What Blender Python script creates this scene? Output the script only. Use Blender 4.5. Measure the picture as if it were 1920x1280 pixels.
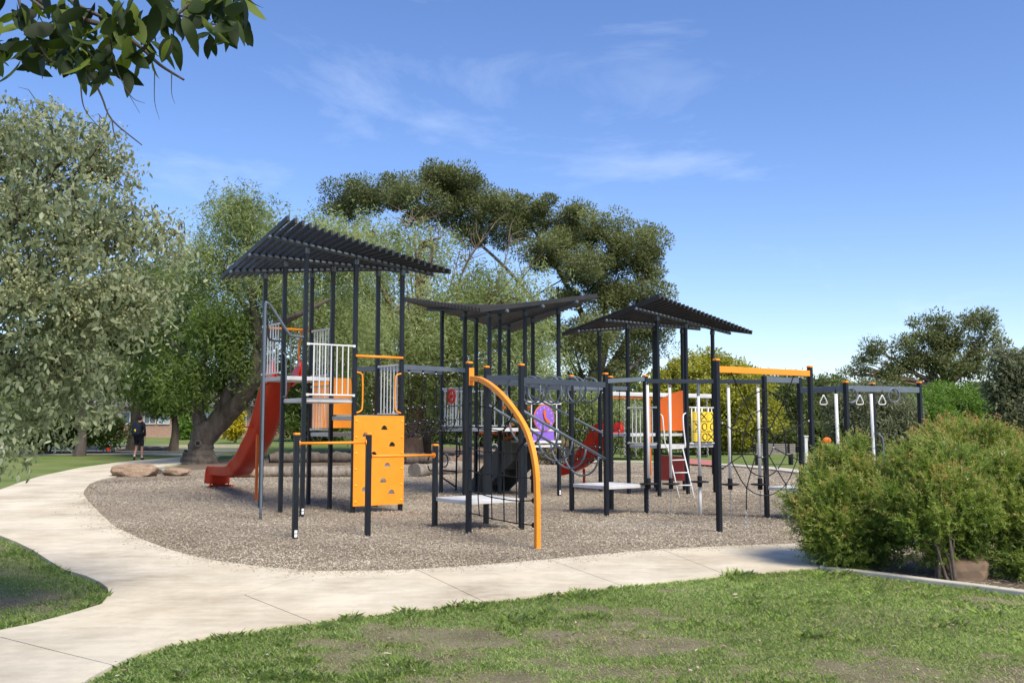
import bpy, bmesh, math, random
import numpy as np
from mathutils import Vector, Matrix
from mathutils.geometry import delaunay_2d_cdt

for o in list(bpy.data.objects): bpy.data.objects.remove(o)
scene = bpy.context.scene
COL = scene.collection
R = math.radians
random.seed(7)

# ------------------------------------------------------------ camera, world, sun
F, PITCH, H = 1803.0, R(5.0), 1.642          # focal length in photo pixels, tilt, eye height
cam_d = bpy.data.cameras.new('camera'); cam = bpy.data.objects.new('camera', cam_d); COL.objects.link(cam)
cam.location = (0, 0, H); cam.rotation_euler = (math.pi/2 + PITCH, 0, 0)
cam_d.sensor_width = 36; cam_d.lens = F/1920*36; cam_d.clip_start = 0.1; cam_d.clip_end = 3000
scene.camera = cam
SUN_EL, SUN_AZ = R(52), R(143)               # azimuth clockwise from +Y (into the picture)
sd = Vector((math.sin(SUN_AZ)*math.cos(SUN_EL), math.cos(SUN_AZ)*math.cos(SUN_EL), math.sin(SUN_EL)))
world = bpy.data.worlds.new('World'); scene.world = world; world.use_nodes = True
wn, wl = world.node_tree.nodes, world.node_tree.links
wn.clear()
sky = wn.new('ShaderNodeTexSky'); sky.sky_type = 'NISHITA'; sky.sun_disc = False
sky.sun_elevation = SUN_EL; sky.sun_rotation = SUN_AZ; sky.altitude = 1200; sky.air_density = 1.0; sky.dust_density = 1.5; sky.ozone_density = 3.0
bg = wn.new('ShaderNodeBackground'); bg.inputs[1].default_value = 0.120
wo = wn.new('ShaderNodeOutputWorld')
# thin cirrus all round the sky
tc = wn.new('ShaderNodeTexCoord'); mp = wn.new('ShaderNodeMapping'); mp.inputs['Scale'].default_value = (1.6, 1.1, 6.0); mp.inputs['Rotation'].default_value = (0.25, 0.3, 0.5)
from mathutils import Euler
mp.inputs['Location'].default_value = Euler((0.25, 0.3, 0.5)).to_matrix() @ Vector((-0.07, 0.0, 0.56))
nz = wn.new('ShaderNodeTexNoise'); nz.inputs['Scale'].default_value = 1.7; nz.inputs['Detail'].default_value = 7; nz.inputs['Roughness'].default_value = 0.62; nz.inputs['Distortion'].default_value = 0.5
cr = wn.new('ShaderNodeValToRGB'); cr.color_ramp.elements[0].position = 0.535; cr.color_ramp.elements[1].position = 0.86
cr.color_ramp.elements[1].color = (0.26, 0.26, 0.26, 1)
mx = wn.new('ShaderNodeMix'); mx.data_type = 'RGBA'; mx.inputs['B'].default_value = (6.2, 6.6, 7.2, 1)
wl.new(tc.outputs['Generated'], mp.inputs[0]); wl.new(mp.outputs[0], nz.inputs['Vector']); wl.new(nz.outputs[0], cr.inputs[0])
wl.new(cr.outputs[0], mx.inputs['Factor']); hsv = wn.new('ShaderNodeHueSaturation'); hsv.inputs['Hue'].default_value = 0.506; hsv.inputs['Saturation'].default_value = 1.16; hsv.inputs['Value'].default_value = 1.05; wl.new(sky.outputs[0], hsv.inputs['Color']); tn = wn.new('ShaderNodeMix'); tn.data_type = 'RGBA'; tn.blend_type = 'MULTIPLY'; tn.inputs['Factor'].default_value = 1.0; tn.inputs['B'].default_value = (0.95, 0.865, 0.87, 1); wl.new(hsv.outputs[0], tn.inputs['A']); wl.new(tn.outputs['Result'], mx.inputs['A']); wl.new(mx.outputs['Result'], bg.inputs[0]); wl.new(bg.outputs[0], wo.inputs[0])
sl = bpy.data.lights.new('sun', 'SUN'); sl.energy = 2.8; sl.angle = R(26); sl.color = (1.0, 0.925, 0.78)
sun = bpy.data.objects.new('sun', sl); COL.objects.link(sun); sun.rotation_euler = sd.to_track_quat('Z', 'Y').to_euler(); sun.location = (30, -20, 60)
vs = scene.view_settings; vs.view_transform = 'Standard'; vs.look = 'None'; vs.gamma = 1.0; vs.use_curve_mapping = False; vs.exposure = 0.97
scene.render.engine = 'CYCLES'

# ------------------------------------------------------------ terrain and pixel helpers
def gz(x, y):
    t = min(1, max(0, (2-x)/10)); return 0.0125*min(90, max(0.0, y-13.5))*t*t*(3-2*t)
def gz_np(x, y):
    t = np.clip((2-x)/10, 0, 1); return 0.0125*np.clip(y-13.5, 0, 90)*t*t*(3-2*t)
CP, SP = math.cos(PITCH), math.sin(PITCH)
def ray(px, py):
    u, v = (px-960)/F, (640-py)/F
    return u/(CP-v*SP), (SP+v*CP)/(CP-v*SP)      # dx, dz per metre of depth
def W(px, py, d):
    a, b = ray(px, py); return Vector((a*d, d, H+b*d))
def zp(py, d): return H+ray(960, py)[1]*d
def P(px, py, dz=0.0):
    a, b = ray(px, py)
    if b > -1e-4: b = -1e-4
    d = -H/b
    for _ in range(40): d = 0.5*d+0.5*(gz(a*d, d)-H)/b
    return Vector((a*d, d, gz(a*d, d)+dz))

# ------------------------------------------------------------ materials
MATS = {}
def nodes(name):
    m = bpy.data.materials.new(name); m.use_nodes = True; MATS[name] = m
    n, l = m.node_tree.nodes, m.node_tree.links
    return m, n, l, n['Principled BSDF']
def noise(n, l, scale, detail=4, rough=0.55, coord='Object', dim=None):
    t = n.new('ShaderNodeTexCoord'); z = n.new('ShaderNodeTexNoise')
    z.inputs['Scale'].default_value = scale; z.inputs['Detail'].default_value = detail; z.inputs['Roughness'].default_value = rough
    if dim:
        mpp = n.new('ShaderNodeMapping'); mpp.inputs['Scale'].default_value = dim; l.new(t.outputs[coord], mpp.inputs[0]); l.new(mpp.outputs[0], z.inputs['Vector'])
    else: l.new(t.outputs[coord], z.inputs['Vector'])
    return z
def ramp(n, l, src, cols):
    r = n.new('ShaderNodeValToRGB'); e = r.color_ramp.elements
    while len(e) < len(cols): e.new(0.5)
    for k, (p, c) in enumerate(cols): e[k].position = p; e[k].color = (*c, 1)
    l.new(src, r.inputs[0]); return r
def bump(n, l, src, bs, strength, dist=0.02):
    b = n.new('ShaderNodeBump'); b.inputs['Strength'].default_value = strength; b.inputs['Distance'].default_value = dist
    l.new(src, b.inputs['Height']); l.new(b.outputs[0], bs.inputs['Normal']); return b
def paint(name, c, rough=0.45, metal=0.0, var=0.16, spec=0.28):
    m, n, l, b = nodes(name)
    z = noise(n, l, 3.1, 6, 0.65); z2 = noise(n, l, 45, 3)
    r = ramp(n, l, z.outputs[0], [(0.28, tuple(v*(1-var) for v in c)), (0.72, tuple(min(1, v*(1+var*0.6)+0.004) for v in c))])
    l.new(r.outputs[0], b.inputs['Base Color'])
    r2 = ramp(n, l, z.outputs[0], [(0.3, (rough*0.8,)*3), (0.75, (min(1, rough*1.25),)*3)]); l.new(r2.outputs[0], b.inputs['Roughness'])
    b.inputs['Metallic'].default_value = metal; b.inputs['Specular IOR Level'].default_value = spec
    bump(n, l, z2.outputs[0], b, 0.06, 0.004)
    return m
def leafmat(name, cols, trans=0.32, rough=0.5, spec=0.35):
    m, n, l, b = nodes(name)
    a = n.new('ShaderNodeAttribute'); a.attribute_name = 'rnd'
    k = len(cols)
    r = ramp(n, l, a.outputs['Fac'], [(i/(k-1), c) for i, c in enumerate(cols)])
    l.new(r.outputs[0], b.inputs['Base Color']); b.inputs['Roughness'].default_value = rough; b.inputs['Specular IOR Level'].default_value = spec
    t = n.new('ShaderNodeBsdfTranslucent'); hs = n.new('ShaderNodeHueSaturation'); hs.inputs['Saturation'].default_value = 1.15; hs.inputs['Value'].default_value = 1.5
    l.new(r.outputs[0], hs.inputs['Color']); l.new(hs.outputs[0], t.inputs[0])
    mix = n.new('ShaderNodeMixShader'); mix.inputs[0].default_value = trans
    l.new(b.outputs[0], mix.inputs[1]); l.new(t.outputs[0], mix.inputs[2]); l.new(mix.outputs[0], n['Material Output'].inputs[0])
    return m
def bark(name, c1, c2, scale=5.0, strength=0.9):
    m, n, l, b = nodes(name)
    z = noise(n, l, scale, 8, 0.7, dim=(1, 1, 0.25)); z2 = noise(n, l, 1.2, 4)
    r = ramp(n, l, z.outputs[0], [(0.3, c1), (0.7, c2)]); l.new(r.outputs[0], b.inputs['Base Color']); b.inputs['Roughness'].default_value = 0.95
    bump(n, l, z.outputs[0], b, strength, 0.06); return m
DARK = paint('charcoal_powdercoat', (0.0085, 0.0115, 0.0165), 0.42)
SLAT = paint('slat_charcoal', (0.030, 0.029, 0.028), 0.5)
GREY = paint('grey_steel', (0.13, 0.155, 0.185), 0.42, 0.1)
DGREY = paint('dark_grey_steel', (0.055, 0.068, 0.085), 0.42, 0.1)
WHITE = paint('white_powdercoat', (0.66, 0.66, 0.64), 0.4)
DECK = paint('pale_deck', (0.58, 0.58, 0.57), 0.6)
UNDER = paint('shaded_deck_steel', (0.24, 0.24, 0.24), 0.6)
ORANGE = paint('orange_paint', (0.93, 0.30, 0.022), 0.42, var=0.09)
ORANGE2 = paint('deep_orange_panel', (0.68, 0.13, 0.012), 0.45, var=0.08)
RED = paint('red_plastic', (0.53, 0.042, 0.014), 0.40, var=0.10)
BRED = paint('bright_red_plastic', (0.70, 0.035, 0.012), 0.34, var=0.10)
YELLOW = paint('yellow_plastic', (0.85, 0.62, 0.05), 0.4)
PURPLE = paint('purple_plastic', (0.25, 0.13, 0.56), 0.4)
BLACK = paint('black_rubber', (0.012, 0.012, 0.013), 0.6)
ROPE = paint('black_rope', (0.014, 0.014, 0.015), 0.85)
STEEL = paint('galvanised', (0.45, 0.45, 0.44), 0.4, 0.6)
STICKER = paint('white_sticker', (0.75, 0.75, 0.74), 0.5)
STAIR = paint('dark_plastic_stair', (0.085, 0.092, 0.08), 0.6)

def concrete(name, lo, hi):
    m, n, l, b = nodes(name)
    z = noise(n, l, 0.9, 6, 0.6); z2 = noise(n, l, 7, 8, 0.75); z3 = noise(n, l, 160, 2)
    z4 = noise(n, l, 2.0, 5, 0.6, dim=(0.6, 5.0, 1))
    mixn = n.new('ShaderNodeMath'); mixn.operation = 'MULTIPLY_ADD'; mixn.inputs[1].default_value = 0.45
    l.new(z2.outputs[0], mixn.inputs[0]); l.new(z.outputs[0], mixn.inputs[2])
    mix2 = n.new('ShaderNodeMath'); mix2.operation = 'MULTIPLY_ADD'; mix2.inputs[1].default_value = 0.35
    l.new(z4.outputs[0], mix2.inputs[0]); l.new(mixn.outputs[0], mix2.inputs[2])
    r = ramp(n, l, mix2.outputs[0], [(0.60, lo), (0.80, tuple(0.3*a+0.7*b for a, b in zip(lo, hi))), (0.93, hi), (1.10, tuple(v*1.10 for v in hi))]); l.new(r.outputs[0], b.inputs['Base Color'])
    z5 = noise(n, l, 0.55, 9, 0.72); r5 = ramp(n, l, z5.outputs[0], [(0.40, (0.80, 0.755, 0.68)), (0.56, (1, 1, 1))])
    mm = n.new('ShaderNodeMix'); mm.data_type = 'RGBA'; mm.blend_type = 'MULTIPLY'; mm.inputs['Factor'].default_value = 0.55
    l.new(r.outputs[0], mm.inputs['A']); l.new(r5.outputs[0], mm.inputs['B']); l.new(mm.outputs['Result'], b.inputs['Base Color'])
    b.inputs['Roughness'].default_value = 0.9
    bump(n, l, z3.outputs[0], b, 0.35, 0.004); return m
CONC = concrete('concrete', (0.36, 0.295, 0.205), (0.59, 0.525, 0.40))
KERB = concrete('kerb_concrete', (0.36, 0.33, 0.26), (0.52, 0.48, 0.40))

def ground_mat(name, cols, scale, fine, bs=0.6):
    m, n, l, b = nodes(name)
    z = noise(n, l, scale, 8, 0.7); z2 = noise(n, l, fine, 4, 0.7)
    ad = n.new('ShaderNodeMath'); ad.operation = 'MULTIPLY_ADD'; ad.inputs[1].default_value = 0.55; l.new(z2.outputs[0], ad.inputs[0]); l.new(z.outputs[0], ad.inputs[2])
    r = ramp(n, l, ad.outputs[0], cols); l.new(r.outputs[0], b.inputs['Base Color']); b.inputs['Roughness'].default_value = 0.95; b.inputs['Specular IOR Level'].default_value = 0.2
    bump(n, l, z2.outputs[0], b, bs, 0.03); return m
LAWN = ground_mat('lawn_turf', [(0.5, (0.065, 0.105, 0.022)), (0.72, (0.12, 0.175, 0.040)), (0.95, (0.20, 0.21, 0.085))], 0.5, 28)
SOIL = ground_mat('soil', [(0.5, (0.085, 0.062, 0.042)), (0.8, (0.17, 0.135, 0.095)), (1.0, (0.25, 0.21, 0.15))], 2.0, 60)
MULCH = ground_mat('brown_mulch', [(0.5, (0.075, 0.055, 0.040)), (0.85, (0.17, 0.130, 0.095))], 1.0, 35)
ROAD = ground_mat('asphalt', [(0.4, (0.12, 0.12, 0.115)), (0.9, (0.2, 0.195, 0.185))], 1.0, 90, 0.2)
CHIPBED = ground_mat('softfall_bed', [(0.45, (0.15, 0.12, 0.09)), (0.75, (0.31, 0.26, 0.20)), (1.0, (0.43, 0.37, 0.295))], 0.35, 55, 1.0)
MAT_PINK = paint('pink_rubber_mat', (0.45, 0.17, 0.15), 0.9)

# ------------------------------------------------------------ mesh helpers
def link(o, parent=None):
    COL.objects.link(o)
    if parent is not None: o.parent = parent
    return o
def mesh_obj(name, verts, faces, mat, parent=None, smooth=False, bevel=0):
    me = bpy.data.meshes.new(name); me.from_pydata([tuple(v) for v in verts], [], faces); me.materials.append(mat)
    if smooth: me.shade_smooth()
    me.update()
    o = bpy.data.objects.new(name, me)
    if bevel:
        b = o.modifiers.new('bevel', 'BEVEL'); b.width = bevel; b.segments = 2; b.limit_method = 'ANGLE'
    return link(o, parent)
def tag(o, label=None, cat=None, group=None, kind=None):
    if label: o['label'] = label
    if cat: o['category'] = cat
    if group: o['group'] = group
    if kind: o['kind'] = kind
    return o
def thing(name, label, cat, loc=(0, 0, 0), group=None):
    e = bpy.data.objects.new(name, None); e.empty_display_size = 0.2; COL.objects.link(e); e.location = loc
    bpy.context.view_layer.update()
    return tag(e, label, cat, group)
class MB:
    """collects geometry in world space; build() makes it one mesh, local to its parent's base"""
    def __init__(s): s.v = []; s.f = []
    def add(s, vs_, fs):
        k = len(s.v); s.v += [Vector(v) for v in vs_]; s.f += [tuple(i+k for i in f) for f in fs]; return s
    def box(s, c, size, rz=0.0, M=None):
        sx, sy, sz = (v/2 for v in size)
        pts = [Vector((x, y, z)) for z in (-sz, sz) for x, y in ((-sx, -sy), (sx, -sy), (sx, sy), (-sx, sy))]
        if M is None: M = Matrix.Rotation(rz, 3, 'Z')
        pts = [M @ p + Vector(c) for p in pts]
        return s.add(pts, [(3, 2, 1, 0), (4, 5, 6, 7), (0, 1, 5, 4), (1, 2, 6, 5), (2, 3, 7, 6), (3, 0, 4, 7)])
    def bar(s, a, b, w, h):
        """rectangular bar from a to b, w across, h up"""
        a, b = Vector(a), Vector(b); d = b-a; L = d.length; x = d/L
        up = Vector((0, 0, 1)) if abs(x.z) < 0.95 else Vector((0, 1, 0))
        y = up.cross(x).normalized(); z = x.cross(y)
        M = Matrix((x, y, z)).transposed()
        return s.box((a+b)/2, (L, w, h), M=M)
    def tube(s, pts, r, n=8, caps=True):
        pts = [Vector(p) for p in pts]; rs = r if isinstance(r, (list, tuple)) else [r]*len(pts)
        T = []
        for i in range(len(pts)):
            t = pts[min(i+1, len(pts)-1)]-pts[max(i-1, 0)]
            T.append(t.normalized() if t.length > 1e-9 else Vector((0, 0, 1)))
        u = T[0].orthogonal().normalized(); V = []; Fc = []
        for i, p in enumerate(pts):
            u = (u-T[i]*u.dot(T[i])); u = u.normalized() if u.length > 1e-6 else T[i].orthogonal().normalized()
            w = T[i].cross(u)
            for k in range(n):
                a = 2*math.pi*k/n; V.append(p+(u*math.cos(a)+w*math.sin(a))*rs[i])
        for i in range(len(pts)-1):
            for k in range(n):
                Fc.append((i*n+k, i*n+(k+1) % n, (i+1)*n+(k+1) % n, (i+1)*n+k))
        if caps: Fc += [tuple(range(n-1, -1, -1)), tuple((len(pts)-1)*n+k for k in range(n))]
        return s.add(V, Fc)
    def ring(s, c, ax, ay, rad, r, n=28, m=8):
        """torus about c in the plane of ax, ay"""
        c, ax, ay = Vector(c), Vector(ax).normalized(), Vector(ay).normalized(); az = ax.cross(ay); V = []; Fc = []
        for i in range(n):
            a = 2*math.pi*i/n; d = ax*math.cos(a)+ay*math.sin(a)
            for k in range(m):
                b = 2*math.pi*k/m; V.append(c+d*(rad+r*math.cos(b))+az*r*math.sin(b))
        for i in range(n):
            for k in range(m): Fc.append((i*m+k, ((i+1) % n)*m+k, ((i+1) % n)*m+(k+1) % m, i*m+(k+1) % m))
        return s.add(V, Fc)
    def ball(s, c, r, n=8, m=6, sc=(1, 1, 1)):
        V = [Vector((0, 0, r))]; Fc = []
        for i in range(1, m):
            t = math.pi*i/m
            for k in range(n): a = 2*math.pi*k/n; V.append(Vector((r*math.sin(t)*math.cos(a), r*math.sin(t)*math.sin(a), r*math.cos(t))))
        V.append(Vector((0, 0, -r))); e = len(V)-1
        for k in range(n): Fc.append((0, 1+k, 1+(k+1) % n)); Fc.append((e, e-n+(k+1) % n, e-n+k))
        for i in range(m-2):
            for k in range(n): Fc.append((1+i*n+k, 1+(i+1)*n+k, 1+(i+1)*n+(k+1) % n, 1+i*n+(k+1) % n))
        return s.add([Vector(c)+Vector((v.x*sc[0], v.y*sc[1], v.z*sc[2])) for v in V], Fc)
    def build(s, name, mat, parent=None, smooth=False, bevel=0):
        off = Vector((0, 0, 0)); p = parent
        while p is not None: off += p.location; p = p.parent
        return mesh_obj(name, [v-off for v in s.v], s.f, mat, parent, smooth, bevel)
def smooth_path(pts, n=6):
    pts = [Vector(p) for p in pts]; q = [pts[0]*2-pts[1]]+pts+[pts[-1]*2-pts[-2]]; out = []
    for i in range(1, len(q)-2):
        for k in range(n):
            t = k/n; a, b, c, d = q[i-1], q[i], q[i+1], q[i+2]
            out.append(0.5*((2*b)+(c-a)*t+(2*a-5*b+4*c-d)*t*t+(3*b-a-3*c+d)*t**3))
    out.append(pts[-1]); return out
def tri_patch(name, poly, mat, spacing, zf, parent=None, holes=(), depth=0.0, smooth=True, rnd=None):
    """polygon in plan, triangulated with inner points, following the terrain"""
    xs = [p[0] for p in poly]; ys = [p[1] for p in poly]
    pts = [Vector((p[0], p[1])) for p in poly]; edges = [(i, (i+1) % len(poly)) for i in range(len(poly))]
    for h in holes:
        k = len(pts); pts += [Vector((p[0], p[1])) for p in h]; edges += [(k+i, k+(i+1) % len(h)) for i in range(len(h))]
    if spacing:
        y = min(ys)+spacing/2
        while y < max(ys):
            x = min(xs)+spacing/2
            while x < max(xs):
                if inside(poly, x, y) and not any(inside(h, x, y) for h in holes): pts.append(Vector((x, y)))
                x += spacing
            y += spacing
    v, e, f, *_ = delaunay_2d_cdt(pts, edges, [], 1, 1e-5)
    keep = []
    for t in f:
        c = sum((v[i] for i in t), Vector((0, 0)))/len(t)
        if inside(poly, c.x, c.y) and not any(inside(h, c.x, c.y) for h in holes): keep.append(tuple(t))
    V = [(p.x, p.y, zf(p.x, p.y)) for p in v]
    if depth:
        cnt = {}
        for t in keep:
            for i in range(len(t)):
                a, b = t[i], t[(i+1) % len(t)]; cnt[(a, b)] = 1
        k = len(V); V += [(x, y, z-depth) for x, y, z in V]
        for (a, b) in list(cnt):
            if (b, a) not in cnt: keep.append((b, a, a+k, b+k))
    return mesh_obj(name, V, keep, mat, parent, smooth=False)
def inside(poly, x, y):
    c = False; n = len(poly); j = n-1
    for i in range(n):
        xi, yi, xj, yj = poly[i][0], poly[i][1], poly[j][0], poly[j][1]
        if (yi > y) != (yj > y) and x < (xj-xi)*(y-yi)/(yj-yi)+xi: c = not c
        j = i
    return c
def inside_np(poly, x, y):
    c = np.zeros(len(x), bool); n = len(poly); j = n-1
    for i in range(n):
        xi, yi, xj, yj = poly[i][0], poly[i][1], poly[j][0], poly[j][1]
        if yi != yj:
            m = ((yi > y) != (yj > y)) & (x < (xj-xi)*(y-yi)/(yj-yi)+xi); c ^= m
        j = i
    return c
def quads_mesh(name, V, mat, rnd, parent=None, off=(0, 0, 0), nv=4):
    """V: (N, nv, 3) loose polygons with one random value each"""
    N = len(V); me = bpy.data.meshes.new(name)
    me.vertices.add(N*nv); me.vertices.foreach_set('co', (V.reshape(-1, 3)-np.array(off)).astype(np.float32).ravel())
    me.loops.add(N*nv); me.loops.foreach_set('vertex_index', np.arange(N*nv, dtype=np.int32))
    me.polygons.add(N); me.polygons.foreach_set('loop_start', np.arange(0, N*nv, nv, dtype=np.int32))
    a = me.attributes.new('rnd', 'FLOAT', 'FACE'); a.data.foreach_set('value', np.clip(rnd, 0, 1).astype(np.float32))
    me.materials.append(mat); me.update(calc_edges=True)
    return link(bpy.data.objects.new(name, me), parent)
def unit(a): return a/np.maximum(np.linalg.norm(a, axis=-1, keepdims=True), 1e-9)
def leaf_quads(C, D, L, Wd, rng, up=None):
    """diamond leaves: C base, D direction"""
    N = len(C); D = unit(D); r = rng.normal(size=(N, 3))
    if up is not None: r = r*0.6+np.array(up)
    r = unit(r)
    S = unit(np.cross(D, r)); L = np.asarray(L).reshape(-1, 1)*np.ones((N, 1)); Wd = np.asarray(Wd).reshape(-1, 1)*np.ones((N, 1))
    nrm = np.cross(S, D)
    return np.stack([C, C+D*L*0.45+S*Wd*0.5+nrm*L*0.06, C+D*L, C+D*L*0.45-S*Wd*0.5+nrm*L*0.06], axis=1)
def vnoise(x, y, seed=0):
    r = np.random.default_rng(seed).random((64, 64)); xi = np.floor(x).astype(int); yi = np.floor(y).astype(int); fx = x-xi; fy = y-yi
    fx = fx*fx*(3-2*fx); fy = fy*fy*(3-2*fy); g = lambda a, b: r[a % 64, b % 64]
    return (g(xi, yi)*(1-fx)+g(xi+1, yi)*fx)*(1-fy)+(g(xi, yi+1)*(1-fx)+g(xi+1, yi+1)*fx)*fy
def fbm(x, y, seed=0): return 0.5*vnoise(x, y, seed)+0.3*vnoise(x*2.1, y*2.1, seed+1)+0.2*vnoise(x*4.3, y*4.3, seed+2)

# ============================================================ SETTING
def px_poly(pts): return [tuple(P(*p)[:2]) for p in pts]
def dense(pts, n=4): return [tuple(v[:2]) for v in smooth_path([(*p, 0) for p in pts], n)]
# big terrain sheet (lawn), finer near the camera
ys_ = np.concatenate([np.arange(-30, 5, 3.5), np.arange(5, 24, 0.5), np.arange(24, 80, 2), np.array([80, 90, 104, 120, 160, 240, 400, 800, 1600])])
xs_ = np.concatenate([[-1500, -700, -300, -150, -90], np.arange(-60, -12, 3), np.arange(-12, 12, 0.5), np.arange(12, 60, 3), [90, 150, 300, 700, 1500]])
gx, gy = np.meshgrid(xs_, ys_); gzv = gz_np(gx, gy)-0.022
V = np.stack([gx, gy, gzv], -1).reshape(-1, 3); nx = len(xs_)
Fc = [(j*nx+i, j*nx+i+1, (j+1)*nx+i+1, (j+1)*nx+i) for j in range(len(ys_)-1) for i in range(nx-1)]
ground = tag(mesh_obj('ground', V.tolist(), Fc, LAWN, smooth=True), 'short green lawn covering the park', None, None, 'structure')

# --- concrete path slabs (photo pixels; each slab its own piece)
GE = [(158, 925), (166, 942), (190, 967), (215, 990), (260, 1012), (320, 1035), (400, 1055), (480, 1066), (560, 1073), (597, 1075), (680, 1075), (780, 1072), (900, 1064), (1027, 1053), (1130, 1043), (1240, 1034), (1350, 1028), (1505, 1022)]
def gedge(a, b): return [p for p in GE if a <= p[0] <= b]
slabs = [
 [(365, 853), (330, 858), (300, 861), (262, 864), (330, 872), (352, 866), (400, 860), (412, 856)],
 [(262, 864), (220, 868), (150, 878), (118, 885), (222, 894), (228, 888), (270, 880), (330, 872)],
 [(118, 885), (80, 893), (40, 905), (0, 920), (-60, 946), (60, 939), (157, 930), (158, 922), (170, 908), (192, 900), (222, 894)],
 [(-60, 946), (-95, 966), (-110, 985), (13, 977), (190, 967), (166, 942), (157, 930), (60, 939)],
 [(-110, 985), (-60, 992), (0, 1008), (30, 1020), (60, 1035), (90, 1055), (120, 1073), (158, 1084), (240, 1070), (367, 1048), (320, 1035), (260, 1012), (215, 990), (190, 967), (13, 977)],
 [(158, 1084), (185, 1096), (200, 1107), (203, 1118), (198, 1128), (190, 1138), (300, 1131), (457, 1121), (597, 1075), (560, 1073), (480, 1066), (400, 1055), (367, 1048), (240, 1070)],
 [(190, 1138), (150, 1151), (100, 1165), (50, 1178), (0, 1188), (-60, 1200), (0, 1202), (100, 1228), (213, 1256), (260, 1233), (330, 1212), (420, 1195), (500, 1183), (583, 1172), (457, 1121), (300, 1131)],
 [(-60, 1200), (-240, 1240), (-300, 1420), (20, 1420), (110, 1330), (170, 1280), (213, 1256), (100, 1228), (0, 1202)],
 [(457, 1121), (583, 1172), (660, 1161), (760, 1150), (905, 1133), (780, 1072), (680, 1075), (597, 1075)],
 [(905, 1133), (1000, 1122), (1100, 1110), (1165, 1103), (1027, 1053), (900, 1064), (780, 1072)],
 [(1165, 1103), (1270, 1092), (1362, 1083), (1240, 1034), (1130, 1043), (1027, 1053)],
 [(1362, 1083), (1440, 1076), (1500, 1071), (1540, 1068), (1522, 1050), (1505, 1022), (1350, 1028), (1240, 1034)],
 [(1522, 1050), (1600, 1043), (1750, 1036), (1760, 1008), (1640, 1014), (1505, 1022)],
 [(1750, 1036), (1900, 1032), (2100, 1030), (2080, 1000), (1900, 1003), (1760, 1008)],
]
path = thing('path', None, None, (0, 0, 0)); path['kind'] = 'structure'; path['label'] = 'curved pale concrete footpath around the play area'
def shrink(poly, d):
    n = len(poly); A = sum(poly[i][0]*poly[(i+1) % n][1]-poly[(i+1) % n][0]*poly[i][1] for i in range(n)); sgn = 1 if A > 0 else -1; out = []
    for i in range(n):
        a, b, c = Vector(poly[i-1]), Vector(poly[i]), Vector(poly[(i+1) % n]); e1 = (b-a).normalized(); e2 = (c-b).normalized()
        nn = Vector((-e1.y-e2.y, e1.x+e2.x)); nn = nn.normalized()*sgn*d if nn.length > 1e-6 else Vector((0, 0)); out.append((b.x+nn.x, b.y+nn.y))
    return out
slab_polys = []
for s in slabs:
    w = px_poly(s); slab_polys.append(w); q = shrink(w, 0.006)
    A = sum(q[i][0]*q[(i+1) % len(q)][1]-q[(i+1) % len(q)][0]*q[i][1] for i in range(len(q)))
    if A < 0: q = q[::-1]
    tri_patch('concrete_slab', q, CONC, 0.8, lambda x, y: gz(x, y)+0.035, path, depth=0.14)
tag(tri_patch('path_bed', px_poly([(340, 858), (200, 872), (0, 922), (-100, 985), (0, 1004), (90, 1050), (180, 1092), (200, 1112), (180, 1140), (0, 1192), (-240, 1240), (-300, 1420), (20, 1420), (213, 1253), (330, 1209), (583, 1170), (905, 1131), (1362, 1081), (1538, 1066), (1522, 1050), (2090, 1030), (2080, 1002), (1505, 1024), (1240, 1036), (1027, 1055), (780, 1074), (597, 1077), (400, 1057), (260, 1014), (190, 969), (160, 925), (222, 896)]), SOIL, 0.8, lambda x, y: gz(x, y)-0.006), 'dark soil joints under the concrete slabs', None, None, 'structure')

def softz(x, y, m=math): return gz(x, y)+0.016*m.sin(1.3*x+0.9*m.sin(0.8*y))*m.sin(1.1*y+0.6*x)
# --- bark softfall area
soft_px = [(150, 922), (150, 945), (182, 972), (208, 994), (254, 1016), (316, 1039), (398, 1059), (480, 1070), (597, 1079), (780, 1076), (1027, 1057), (1240, 1038), (1505, 1026), (1760, 1012), (2080, 1004), (1900, 950), (1700, 915), (1600, 899), (1520, 889), (1430, 879), (1345, 873), (1250, 869.5), (1150, 867.5), (1040, 867), (900, 868), (830, 870), (700, 872), (560, 874), (420, 877), (330, 882), (230, 892), (190, 902), (165, 912)]
soft_poly = px_poly(soft_px)
softfall = tag(tri_patch('softfall_ground', soft_poly, CHIPBED, 0.55, softz), 'grey brown bark chip softfall under the playground', None, None, 'structure')
rng = np.random.default_rng(11)
n = 360000                                                # bark chips, denser near the camera
u = rng.random(n); yy = 10.2*(44/10.2)**(u**1.35); xx = (rng.random(n)*2-1)*0.58*yy
k = inside_np(soft_poly, xx, yy)
sl_in = np.zeros(n, bool)
for s in slab_polys: sl_in |= inside_np(s, xx, yy)
edge_w = np.array(px_poly(GE)); ei = rng.integers(0, len(edge_w)-1, 2600); ef = rng.random((2600, 1)); ep = edge_w[ei]*(1-ef)+edge_w[ei+1]*ef+rng.normal(size=(2600, 2))*0.02
et = unit(edge_w[ei+1]-edge_w[ei]); en_ = np.stack([et[:, 1], -et[:, 0]], 1); ep = ep+en_*rng.exponential(0.13, (2600, 1)); ks = np.zeros(2600, bool)   # chips kicked out onto the concrete
for s in slab_polys: ks |= inside_np(s, ep[:, 0], ep[:, 1])
k &= ~sl_in; xx, yy = np.concatenate([xx[k], ep[ks, 0]]), np.concatenate([yy[k], ep[ks, 1]]); spill = np.arange(len(xx)) >= k.sum()
th = rng.random(len(xx))*6.283; tl = rng.normal(0, 0.28, len(xx))
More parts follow.
